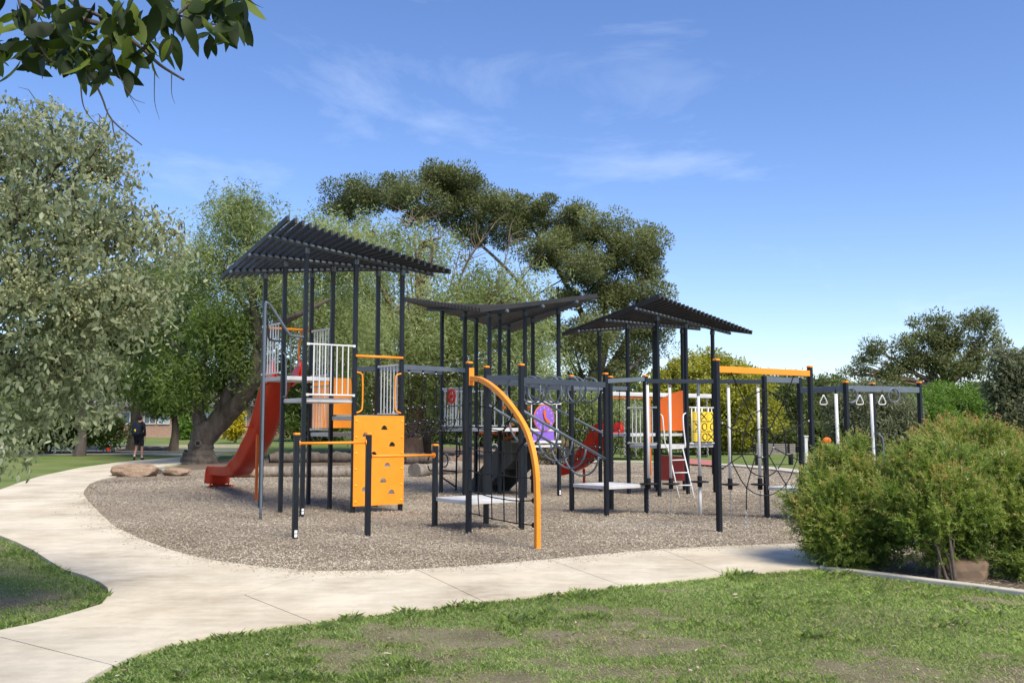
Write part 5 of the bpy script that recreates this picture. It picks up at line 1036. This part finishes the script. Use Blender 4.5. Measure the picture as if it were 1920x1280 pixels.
o = quads_mesh('foliage', hexq, REDG, rv, sg, sb, 6); o['kind'] = 'stuff'
# cream blossom clusters mostly on the upper sunny sprays
nb = 800; bc, _, _ = clumps(gl[:9]+gl[14:16], nb, rng, 0.35); idx = np.repeat(np.arange(nb), 22); Cb = bc[idx]+rng.normal(size=(len(idx), 3))*0.035
o = quads_mesh('blossom', leaf_quads(Cb, rng.normal(size=(len(idx), 3)), 0.028, 0.02, rng), FLOW, 0.45+0.3*rng.normal(size=len(idx)), sg, sb); o['kind'] = 'stuff'
def leaf_mesh(name, mat, L, Wd, cup=0.12, n=5, rnd=0.5):
    V = []; Fc = []
    for k in range(n+1):
        f = k/n; w = Wd/2*math.sin(math.pi*min(1, f*0.93+0.04))**0.75*(1-0.25*f) if 0 < k < n else 0.0015; z = -cup*L*f*f
        V += [(f*L, -w, z+0.18*w), (f*L, 0, z), (f*L, w, z+0.18*w)]
    for k in range(n): Fc += [(3*k, 3*k+3, 3*k+4, 3*k+1), (3*k+1, 3*k+4, 3*k+5, 3*k+2)]
    me = bpy.data.meshes.new(name); me.from_pydata(V, [], Fc); me.materials.append(mat); a = me.attributes.new('rnd', 'FLOAT', 'FACE'); a.data.foreach_set('value', [rnd]*len(Fc)); me.shade_smooth(); return me
def place_leaf(me, parent, p, d, roll, s, name='leaf'):
    d = Vector(d).normalized(); x = d; y = x.orthogonal().normalized(); y = Matrix.Rotation(roll, 3, x) @ y; z = x.cross(y)
    o = bpy.data.objects.new(name, me); COL.objects.link(o); o.parent = parent; M = Matrix((x*s, y*s, z*s)).transposed().to_4x4(); M.translation = Vector(p)-parent.location; o.matrix_local = M; return o
gm = [leaf_mesh('gum_leaf', REDG, 0.070, 0.040, 0.1, 4, r_) for r_ in (0.35, 0.55, 0.75, 0.95)]
rg = random.Random(4); fr_, _, fd_ = clumps(gl, 2400, np.random.default_rng(5), 0.25); cand = [p for p, d in zip(fr_, fd_) if d[1] < -0.3 and abs(p[0]) < 0.53*p[1] and p[2] > 1.95][:60]
for p in cand:                                         # nearest sprays, leaf by leaf
    for _ in range(5): place_leaf(rg.choice(gm), sg, Vector(p)+Vector((rg.gauss(0, .05), rg.gauss(0, .03)-.05, rg.gauss(0, .05))), (rg.gauss(0, .6), rg.gauss(0, .5), -0.8), rg.uniform(0, 6.28), rg.uniform(0.7, 1.15))

# ---- branch of a big-leaved tree hanging into the top left corner
ob = Vector((-5.2, 3.0, gz(-5.2, 3.0)))
ot = thing('overhanging_tree', 'dark glossy-leaved branch hanging into the top left corner', 'tree', ob); mb = MB()
mb.tube(smooth_path([ob-up*.2, ob+Vector((0.1, .1, 1.5)), ob+Vector((.5, .3, 3.0)), ob+Vector((1.3, .7, 3.9))], 5), [0.2-0.008*k for k in range(16)], 12, False)
def br_(pts, d, r0, r1): q = smooth_path([W(x, y, d+dd_*0.004) for dd_, (x, y) in enumerate(pts)], 4); mb.tube(q, [r0+(r1-r0)*k/(len(q)-1) for k in range(len(q))], 6, False); return q
tip = ob+Vector((1.3, .7, 3.9)); BR = []
for pts, r0 in (([(-260, -420), (-80, -160), (75, 0), (140, 32), (215, 55), (265, 90), (300, 122), (345, 150)], 0.022), ([(-80, -160), (60, 0), (115, 30), (140, 90), (165, 130), (190, 180), (210, 225), (266, 272)], 0.012), ([(75, -60), (130, 0), (200, 36), (260, 56), (330, 30), (390, 44), (430, 50)], 0.012), ([(20, -80), (40, 20), (60, 60), (90, 110), (120, 120)], 0.009), ([(210, 225), (214, 250), (225, 285), (232, 318)], 0.004), ([(152, 120), (153, 180), (165, 215), (208, 260)], 0.005), ([(205, 60), (215, 120), (235, 165), (262, 212)], 0.004), ([(235, 165), (250, 185), (272, 194)], 0.003), ([(290, 130), (290, 190), (299, 224)], 0.003), ([(322, 135), (322, 175), (328, 195)], 0.003), ([(330, 30), (380, -10), (440, -20), (480, 10)], 0.008)): BR.append(br_(pts, 4.6, r0, r0*0.25))
mb.tube(smooth_path([tip, W(-500, -500, 4.4), W(-260, -420, 4.6)], 5), [0.07, .065, .06, .055, .05, .045, .04, .035, .03, .026, .022], 8, False)
mb.build('branch', BARK_D, ot, smooth=True)
OVL = leafmat('glossy_dark_leaf', [(0.012, 0.020, 0.006), (0.018, 0.032, 0.008), (0.036, 0.058, 0.012), (0.11, 0.15, 0.02)], 0.25, 0.6, 0.2)
om = [leaf_mesh('broad_leaf', OVL, 0.150, w_, c_, 6, r_) for r_, w_, c_ in ((0.1, .080, .15), (0.3, .066, .35), (0.5, .074, -.12), (0.62, .060, .5), (0.85, .070, .25), (1.0, .062, .3))]
regs = [((-20, 150), (0, 120), 74), ((100, 250), (0, 118), 72), ((230, 330), (-10, 92), 40), ((320, 430), (-10, 50), 28), ((410, 470), (-10, 60), 30), ((20, 130), (90, 130), 14), ((130, 240), (100, 150), 16), ((240, 300), (90, 130), 8), ((375, 440), (40, 85), 12)]
for (x0, x1), (y0, y1), cnt in regs:
    for _ in range(cnt):
        d_ = rg.uniform(4.3, 5.1); a = rg.random(); place_leaf(om[min(5, int(rg.random()**1.4*6))], ot, W(rg.uniform(x0, x1), rg.uniform(y0, y1)-12, d_), (rg.gauss(0, .65), rg.gauss(0, .55), -0.75), rg.uniform(0, 6.28), rg.uniform(0.6, 1.2))

# ---- bottlebrush shrubs on the right
BUSH = leafmat('bottlebrush_leaf', [(0.05, 0.085, 0.016), (0.125, 0.19, 0.037), (0.215, 0.29, 0.063), (0.33, 0.385, 0.105), (0.44, 0.31, 0.12), (0.52, 0.26, 0.13)], 0.45, 0.5)
FLWH = leafmat('white_flower', [(0.6, 0.6, 0.55), (0.75, 0.75, 0.7)], 0.2)
def shrub(label, base, bl, seed, nsp, stems=6, red=0.42):
    base = Vector(base); t = thing('bottlebrush_shrub', label, 'shrub', base, 'bottlebrush shrubs in the garden bed'); B = [ell(*b) for b in bl]
    rng = np.random.default_rng(seed); nb_ = nsp//62; pb0, kb, db0 = clumps(B, nb_, rng, 0.30); bi = rng.integers(0, nb_, nsp); kk = kb[bi]; hgtp = rng.random((nsp, 1))**1.2
    axis = unit(db0*np.array([1, 1, 0.7])+np.array([0, 0, 0.75])); p = pb0[bi]+axis[bi]*(hgtp-0.45)*0.30+rng.normal(size=(nsp, 3))*0.080*(1.25-0.75*hgtp); dd_ = unit(db0[bi]*0.7+rng.normal(size=(nsp, 3))*0.35); per = 26
    out = unit(dd_*np.array([1, 1, 0.8])+np.array([0, 0, 0.55])+rng.normal(size=(nsp, 3))*0.35); ln = 0.11+0.17*rng.random(nsp)
    idx = np.repeat(np.arange(nsp), per); f = np.tile(np.linspace(0, 1, per), nsp); N = len(idx)
    C = p[idx]+out[idx]*(ln[idx]*f)[:, None]; D = out[idx]*0.8+unit(rng.normal(size=(N, 3)))*0.75
    Q = leaf_quads(C, D, 0.042*(0.7+0.6*rng.random(N)), 0.0098*(0.7+0.6*rng.random(N)), rng, up=(0.3, -0.5, 0.5))
    zt = np.array([b[0][2]+b[1][2] for b in B])[kk]; hgt_ = np.clip(1-(zt-p[:, 2])/0.45, 0, 1)*(dd_[:, 2] > -0.1)
    rv = 0.27+0.10*rng.normal(size=N)+0.06*rng.normal(size=nsp)[idx]+0.08*rng.normal(size=nb_)[bi][idx]+((0.35+0.65*hgt_[idx])*hgtp[idx, 0]**1.5*red*f**1.3)+0.08*f
    o = quads_mesh('foliage', Q, BUSH, rv, t, base); o['kind'] = 'stuff'; mb = MB(); rg = random.Random(seed)
    for k in range(stems):
        c, r = B[k % len(B)]; e = Vector(c)+Vector((rg.uniform(-.5, .5)*r[0], rg.uniform(-.5, .5)*r[1], rg.uniform(-.3, .5)*r[2])); s = base+Vector((rg.uniform(-.14, .14), rg.uniform(-.1, .1), -0.05)); m_ = s.lerp(e, 0.45)+Vector((rg.uniform(-.1, .1), rg.uniform(-.1, .1), 0.1)); q = smooth_path([s, m_, e], 5); r0 = rg.uniform(0.012, 0.024); mb.tube(q, [r0*(1-0.75*i/(len(q)-1)) for i in range(len(q))], 6, False)
        for _ in range(7):
            a = q[rg.randrange(3, len(q))]; e2 = Vector(c)+Vector((rg.uniform(-.8, .8)*r[0], rg.uniform(-.8, .8)*r[1], rg.uniform(-.7, .8)*r[2])); mb.tube([a, a.lerp(e2, .5)+Vector((0, 0, .03)), e2], [r0*.4, r0*.3, r0*.12], 4, False)
    mb.build('stem', BARK_P, t, smooth=True)
    nf = max(8, nsp//220); fi = rng.choice(nsp, nf); idx = np.repeat(fi, 8); C = p[idx]+out[idx]*ln[idx][:, None]+rng.normal(size=(len(idx), 3))*0.012
    o = quads_mesh('flowers', leaf_quads(C, rng.normal(size=(len(idx), 3)), 0.016, 0.014, rng), FLWH, rng.random(len(idx)), t, base); o['kind'] = 'stuff'
    return t
b_ = P(1640, 1062)
shrub('wide front bottlebrush shrub with russet tips, leftmost in the bed', b_, [(1585, 872, 42, 26, 11.9, .25), (1555, 925, 50, 36, 11.8, .3), (1528, 948, 30, 26, 11.7, .2), (1625, 915, 40, 40, 11.7, .3), (1585, 965, 60, 48, 11.4, .35), (1640, 975, 44, 54, 11.4, .33), (1560, 1008, 40, 34, 11.3, .25), (1610, 1030, 50, 30, 11.3, .28), (1660, 1035, 30, 28, 11.2, .2), (1540, 990, 28, 30, 11.4, .2)], 201, 7400, 8)
b_ = P(1782, 1096)+Vector((0, 0.12, 0))
shrub('tall-stemmed bottlebrush shrub standing behind the kerb, middle of the bed', b_, [(1722, 890, 34, 26, 11.4, .26), (1765, 905, 46, 40, 11.0, .32), (1715, 945, 44, 42, 10.9, .3), (1785, 960, 46, 46, 10.7, .33), (1745, 995, 44, 40, 10.6, .26), (1800, 1000, 28, 32, 10.6, .2), (1765, 1032, 24, 22, 10.6, .16)], 202, 5600, 5)
b_ = P(1820, 1040)
shrub('round russet-topped bottlebrush shrub behind the others', b_, [(1812, 842, 56, 34, 13.4, .4), (1772, 846, 30, 28, 13.4, .26), (1856, 858, 32, 40, 13.4, .3), (1820, 890, 52, 46, 13.2, .36), (1826, 950, 40, 46, 13.0, .3)], 203, 4200, 6, 0.70)
b_ = P(1905, 1078)
shrub('right-hand bottlebrush shrub cut by the frame edge', b_, [(1878, 912, 34, 36, 11.0, .25), (1925, 905, 40, 34, 11.0, .3), (1893, 968, 46, 48, 10.7, .33), (1955, 960, 56, 70, 10.7, .4), (1905, 1028, 40, 36, 10.5, .26), (1960, 1030, 44, 44, 10.5, .3)], 204, 4600, 6)
mb = MB().tube(smooth_path([P(1782, 1098)+Vector((0, .1, -.05)), W(1783, 1060, 10.55), W(1777, 1030, 10.6), W(1772, 1000, 10.6), W(1776, 960, 10.7)], 4), [0.034-0.001*k for k in range(17)], 9, False)
st_ = [o for o in COL.objects if o.get('label', '').startswith('tall-stemmed')][0]; mb.build('main_stem', BARK_P, st_, smooth=True)
# dry litter in the bed
rng = np.random.default_rng(61); n = 5000; xx = rng.uniform(3.2, 7.5, n); yy = rng.uniform(8.5, 13, n); k = inside_np(bed_poly, xx, yy); xx, yy = xx[k], yy[k]
th = rng.random(len(xx))*6.283; D = np.stack([np.cos(th), np.sin(th), rng.normal(0, .2, len(xx))], 1)
tag(quads_mesh('bed_litter', leaf_quads(np.stack([xx, yy, np.full(len(xx), 0.02)], 1), D, 0.09*(0.4+rng.random(len(xx))), 0.010, rng, up=(0, 0, 1.5)), CHIP, 0.2+0.5*rng.random(len(xx))), 'dry twigs and leaf litter under the shrubs', 'leaf litter', None, 'stuff')

# ============================================================ GRASS
lawn_front = px_poly([(170, 1281), (213, 1255), (260, 1232), (330, 1211), (420, 1194), (500, 1182), (583, 1171), (660, 1160), (760, 1149), (905, 1132), (1000, 1121), (1100, 1109), (1165, 1102), (1270, 1091), (1362, 1082), (1440, 1075), (1500, 1070), (1542, 1071), (1640, 1083), (1740, 1096), (1830, 1108), (1920, 1120), (2080, 1142), (2300, 1420), (20, 1420), (110, 1330)])
lawn_left = px_poly([(-110, 989), (-60, 994), (0, 1009), (30, 1021), (60, 1036), (90, 1056), (120, 1074), (158, 1085), (185, 1097), (199, 1108), (202, 1118), (197, 1128), (188, 1138), (150, 1150), (100, 1164), (50, 1177), (0, 1187), (-60, 1198), (-180, 1226), (-300, 1200), (-300, 1040)])
def bare(x, y):                                        # worn patches of bare earth
    return 0.62*fbm(x*0.85+3.1, y*1.1+1.7, 40)+0.38*fbm(x*2.6, y*2.6, 44)
DIRT = ground_mat('worn_turf', [(0.5, (0.10, 0.082, 0.050)), (0.75, (0.185, 0.158, 0.098)), (1.0, (0.27, 0.24, 0.155))], 2.5, 70, 0.7)
for nm, pl_, lb in (('lawn_soil', lawn_front, 'worn earth showing through the front lawn'), ('lawn_soil', lawn_left, 'worn earth showing through the left lawn')):
    tag(tri_patch(nm, pl_, DIRT, 0.6, lambda x, y: gz(x, y)-0.010), lb, None, None, 'structure')
GRASS = leafmat('grass_blade', [(0.50, 0.45, 0.31), (0.43, 0.43, 0.25), (0.225, 0.315, 0.090), (0.315, 0.425, 0.135), (0.43, 0.54, 0.215), (0.54, 0.62, 0.32)], 0.55, 0.55, 0.3)
def grass(label, poly, n, seed, xr, yr, edge):
    rng = np.random.default_rng(seed); u = rng.random(n); yy = yr[0]*(yr[1]/yr[0])**u; xx = rng.uniform(xr[0], xr[1], n); k = inside_np(poly, xx, yy) & (np.abs(xx) < 0.6*yy+0.3); xx, yy = xx[k], yy[k]
    b = bare(xx, yy); E = np.array(poly); A_, B_ = E, np.roll(E, -1, 0); dmin = np.full(len(xx), 9.0)
    for a, c in zip(A_, B_):                            # lusher fringe along the concrete edge
        ab_ = c-a; t_ = np.clip(((xx-a[0])*ab_[0]+(yy-a[1])*ab_[1])/(ab_@ab_+1e-9), 0, 1); dmin = np.minimum(dmin, np.hypot(xx-a[0]-t_*ab_[0], yy-a[1]-t_*ab_[1]))
    lush = np.clip(1-dmin/edge, 0, 1); dens = np.clip((0.53-b)*2.8+0.58+0.9*lush+0.25*(vnoise(xx*5, yy*5, 47)-0.5), 0.10, 1); k = rng.random(len(xx)) < dens; xx, yy, b, lush, dens = xx[k], yy[k], b[k], lush[k], dens[k]; N = len(xx)
    th = rng.random(N)*6.283; lean = 0.25+0.75*rng.random(N); lean += np.where(dens < 0.4, 0.35, 0); D = np.stack([np.cos(th)*np.sin(lean), np.sin(th)*np.sin(lean), np.cos(lean)], 1)
    tuft = np.clip((vnoise(xx*6.5, yy*6.5, 48)-0.45)*2.6, 0, 1)*np.clip((vnoise(xx*1.7, yy*1.7, 49)-0.3)*2, 0, 1); L = (0.020+0.036*rng.random(N)**1.3)*(0.6+0.5*np.clip(dens, 0, 1)+0.55*lush)*(0.75+1.15*tuft); wd = 0.0036+0.0032*rng.random(N); S_ = np.stack([-np.sin(th+0.8*rng.normal(size=N)), np.cos(th), np.zeros(N)], 1); S_ = unit(S_)
    C = np.stack([xx, yy, gz_np(xx, yy)-0.012], 1); sag = np.stack([np.cos(th), np.sin(th), np.full(N, -0.5)], 1)*(L*0.28)[:, None]
    Q = np.stack([C-S_*wd[:, None]/2, C+S_*wd[:, None]/2, C+D*(L*0.6)[:, None]+S_*wd[:, None]*0.38, C+D*L[:, None]+sag, C+D*(L*0.6)[:, None]-S_*wd[:, None]*0.38], 1)
    tint = fbm(xx*0.7, yy*0.7, 52); rv = 0.56+0.15*rng.normal(size=N)+0.60*(tint-0.5)+0.10*lush-0.22*(dens < 0.35); dry = rng.random(N) < 0.10+0.22*(dens < 0.4); rv = np.where(dry, 0.22*rng.random(N), rv)
    return tag(quads_mesh('lawn_grass', Q, GRASS, rv, nv=5), label, 'grass', None, 'stuff')
grass('short green grass of the front lawn with bare patches', lawn_front, 700000, 301, (-3.2, 7.0), (5.6, 11.5), 0.32)
grass('short green grass in the left corner lawn', lawn_left, 230000, 302, (-9.5, -3.0), (6.8, 15.5), 0.3)
# fallen leaves on the lawn and path
rng = np.random.default_rng(71); n = 130; yy = 5.8*(10.5/5.8)**rng.random(n); xx = rng.uniform(-0.55, 0.55, n)*yy; k = inside_np(lawn_front, xx, yy); xx, yy = xx[k], yy[k]; th = rng.random(len(xx))*6.283
tag(quads_mesh('fallen_leaves', leaf_quads(np.stack([xx, yy, np.full(len(xx), 0.022)], 1), np.stack([np.cos(th), np.sin(th), 0.1*np.ones(len(xx))], 1), 0.055*(0.5+rng.random(len(xx))), 0.018, rng, up=(0, 0, 2)), leafmat('dead_leaf', [(0.22, 0.15, 0.09), (0.42, 0.34, 0.25), (0.55, 0.48, 0.40)], 0.1, 0.7), rng.random(len(xx))), 'scattered dry leaves on the front lawn', 'fallen leaves', None, 'stuff')

# ============================================================ STUDENT WITH BACKPACK
NAVY = paint('navy_cloth', (0.008, 0.010, 0.016), 0.9); SKIN = paint('skin', (0.42, 0.22, 0.14), 0.6, var=0.08); HAIR = paint('dark_hair', (0.012, 0.009, 0.007), 0.7); SOCK = paint('white_sock', (0.7, 0.7, 0.68), 0.9); SHOE = paint('black_shoe', (0.012, 0.012, 0.013), 0.5); BAG = paint('navy_backpack', (0.010, 0.016, 0.030), 0.75)
pp = P(259, 864); Hh = 1.70; ps = thing('person', 'student in navy jacket and shorts walking away along the path', 'person', pp)
def skin(name, V, E_, rads, mat, parent, root=0, sub=2):
    me = bpy.data.meshes.new(name); me.from_pydata([tuple(v) for v in V], E_, []); o = link(bpy.data.objects.new(name, me), parent); me.materials.append(mat)
    md = o.modifiers.new('skin', 'SKIN'); md.use_smooth_shade = True
    for i, r_ in enumerate(rads): sv = me.skin_vertices[0].data[i]; sv.radius = r_ if isinstance(r_, tuple) else (r_, r_); sv.use_root = (i == root)
    s_ = o.modifiers.new('sub', 'SUBSURF'); s_.levels = sub; s_.render_levels = sub; return o
zo = 0.035                                             # the path's top
JT = {'pel': (0, 0, .93), 'wai': (0, 0, 1.06), 'che': (0, 0, 1.24), 'nec0': (0, 0.0, 1.40), 'nec': (0, 0.01, 1.47), 'hea': (0, 0.03, 1.56), 'top': (0, 0.03, 1.645),
      'sl': (-.17, 0, 1.36), 'el': (-.24, -.04, 1.10), 'wl': (-.23, .06, .88), 'sr': (.17, 0, 1.36), 'er': (.24, -.06, 1.10), 'wr': (.235, .0, .87),
      'hl': (-.09, 0, .90), 'kl': (-.10, .06, .50), 'al': (-.11, -.12, .14), 'tl': (-.11, -.06, .05), 'hr': (.09, 0, .90), 'kr': (.10, .08, .48), 'ar': (.10, .10, .09), 'tr': (.10, .24, .045)}
nm_ = list(JT); ix = {k_: i for i, k_ in enumerate(nm_)}
Ed = [('pel', 'wai'), ('wai', 'che'), ('che', 'nec0'), ('nec0', 'nec'), ('nec', 'hea'), ('hea', 'top'), ('nec0', 'sl'), ('sl', 'el'), ('el', 'wl'), ('nec0', 'sr'), ('sr', 'er'), ('er', 'wr'), ('pel', 'hl'), ('hl', 'kl'), ('kl', 'al'), ('al', 'tl'), ('pel', 'hr'), ('hr', 'kr'), ('kr', 'ar'), ('ar', 'tr')]
rad = {'pel': .13, 'wai': .12, 'che': .14, 'nec0': .085, 'nec': .052, 'hea': .082, 'top': .06, 'sl': .06, 'el': .042, 'wl': .03, 'sr': .06, 'er': .042, 'wr': .03, 'hl': .085, 'kl': .055, 'al': .036, 'tl': .03, 'hr': .085, 'kr': .055, 'ar': .036, 'tr': .03}
V = [(x, y, z+zo) for x, y, z in JT.values()]; skin('body', V, [(ix[a], ix[b]) for a, b in Ed], [rad[k_] for k_ in nm_], SKIN, ps)
def sub_skin(name, keys, edges, radf, mat, sub=2):
    iy = {k_: i for i, k_ in enumerate(keys)}; return skin(name, [Vector(JT[k_])+Vector((0, 0, zo)) for k_ in keys], [(iy[a], iy[b]) for a, b in edges], [radf(k_) for k_ in keys], mat, ps, 0, sub)
JT['wl2'] = (-.235, .05, .92); JT['wr2'] = (.236, .0, .91); JT['hem'] = (0, 0, .86); JT['nk'] = (0, .005, 1.43)
ru = dict(rad, wl2=.034, wr2=.034, hem=.12, nk=.06)
sub_skin('jacket', ['wai', 'pel', 'hem', 'che', 'nec0', 'nk', 'sl', 'el', 'wl2', 'sr', 'er', 'wr2'], [('hem', 'pel'), ('pel', 'wai'), ('wai', 'che'), ('che', 'nec0'), ('nec0', 'nk'), ('nec0', 'sl'), ('sl', 'el'), ('el', 'wl2'), ('nec0', 'sr'), ('sr', 'er'), ('er', 'wr2')], lambda k_: (ru[k_]*1.28, ru[k_]*1.15), NAVY)
JT['kl2'] = (-.10, .05, .54); JT['kr2'] = (.10, .07, .52); ru['kl2'] = ru['kr2'] = .075
sub_skin('shorts', ['pel', 'hl', 'kl2', 'hr', 'kr2'], [('pel', 'hl'), ('hl', 'kl2'), ('pel', 'hr'), ('hr', 'kr2')], lambda k_: ru[k_]*1.2, NAVY)
JT['al2'] = (-.108, -.09, .21); JT['ar2'] = (.10, .095, .17)
for a, b in (('al', 'al2'), ('ar', 'ar2')): sub_skin('sock', [a, b], [(a, b)], lambda k_: .046, SOCK)
JT['hl_'] = (-.11, -.16, .10); JT['tl_'] = (-.11, -.07, .035); JT['hr_'] = (.10, .06, .04); JT['tr_'] = (.10, .27, .04)
for a, b in (('hl_', 'tl_'), ('hr_', 'tr_')): sub_skin('shoe', [a, b], [(a, b)], lambda k_: .052, SHOE)
MB().ball(pp+Vector((0, 0.015, 1.60+zo)), 0.098, 14, 10, (0.9, 1.05, 1.05)).build('hair', HAIR, ps, smooth=True)
for s in (-1, 1):                                      # hands with curled fingers and thumb
    wv_ = Vector(JT['wl' if s < 0 else 'wr'])+pp+up*zo
    mbh = MB().ball(wv_-up*0.05, 0.036, 8, 6, (0.6, 1, 1.3))
    for k in range(4): mbh.tube(smooth_path([wv_+Vector((0, -.024+.016*k, -.08)), wv_+Vector((-s*.008, -.024+.017*k, -.12)), wv_+Vector((-s*.025, -.022+.017*k, -.145+.006*abs(k-1)))], 3), 0.0085, 6)
    mbh.tube([wv_+Vector((0, .028, -.04)), wv_+Vector((-s*.012, .048, -.075)), wv_+Vector((-s*.02, .05, -.10))], 0.009, 6); mbh.build('hand', SKIN, ps, smooth=True)
bgp = pp+Vector((0.0, -0.24, 1.20+zo)); bp = thing('backpack', 'navy backpack with yellow emblem worn by the student', 'backpack', bgp-up*0.27)
bm_ = bmesh.new(); bmesh.ops.create_cube(bm_, size=1.0); bmesh.ops.subdivide_edges(bm_, edges=bm_.edges[:], cuts=4, use_grid_fill=True)
for v in bm_.verts:
    c = v.co; f = 1-0.30*max(0, (c.z-0.15)*2)**2-0.08*max(0, (-c.z-.2)*2)**2; v.co = (c.x*0.36*f*(1-.35*abs(c.y)*abs(c.x)*2), c.y*0.20*(1-0.5*abs(c.x)**2*2-0.6*abs(c.z)**3*4), c.z*0.54*(1-.25*(abs(c.x)*2)**3))
me = bpy.data.meshes.new('pack'); bm_.to_mesh(me); bm_.free(); me.materials.append(BAG); me.shade_smooth(); o = link(bpy.data.objects.new('pack', me), bp); o.location = (0, 0, 0.27); ss_ = o.modifiers.new('s', 'SUBSURF'); ss_.levels = ss_.render_levels = 2
MB().box(bgp+Vector((0, -.095, -.10)), (0.25, 0.05, 0.2)).build('front_pocket', BAG, bp, bevel=0.02)
MB().ball(bgp+Vector((-0.02, -.122, -.05)), 0.04, 10, 6, (1, .12, .7)).ball(bgp+Vector((-0.01, -.122, -.09)), 0.025, 8, 6, (1, .12, 1)).build('emblem', YELLOW, bp, smooth=True)
for s in (-1, 1): MB().tube(smooth_path([bgp+Vector((s*.10, .07, .22)), bgp+Vector((s*.14, .2, .26)), bgp+Vector((s*.15, .36, .16)), bgp+Vector((s*.15, .36, -.1)), bgp+Vector((s*.15, .08, -.2))], 4), 0.02, 6).build('strap', BAG, bp, smooth=True)
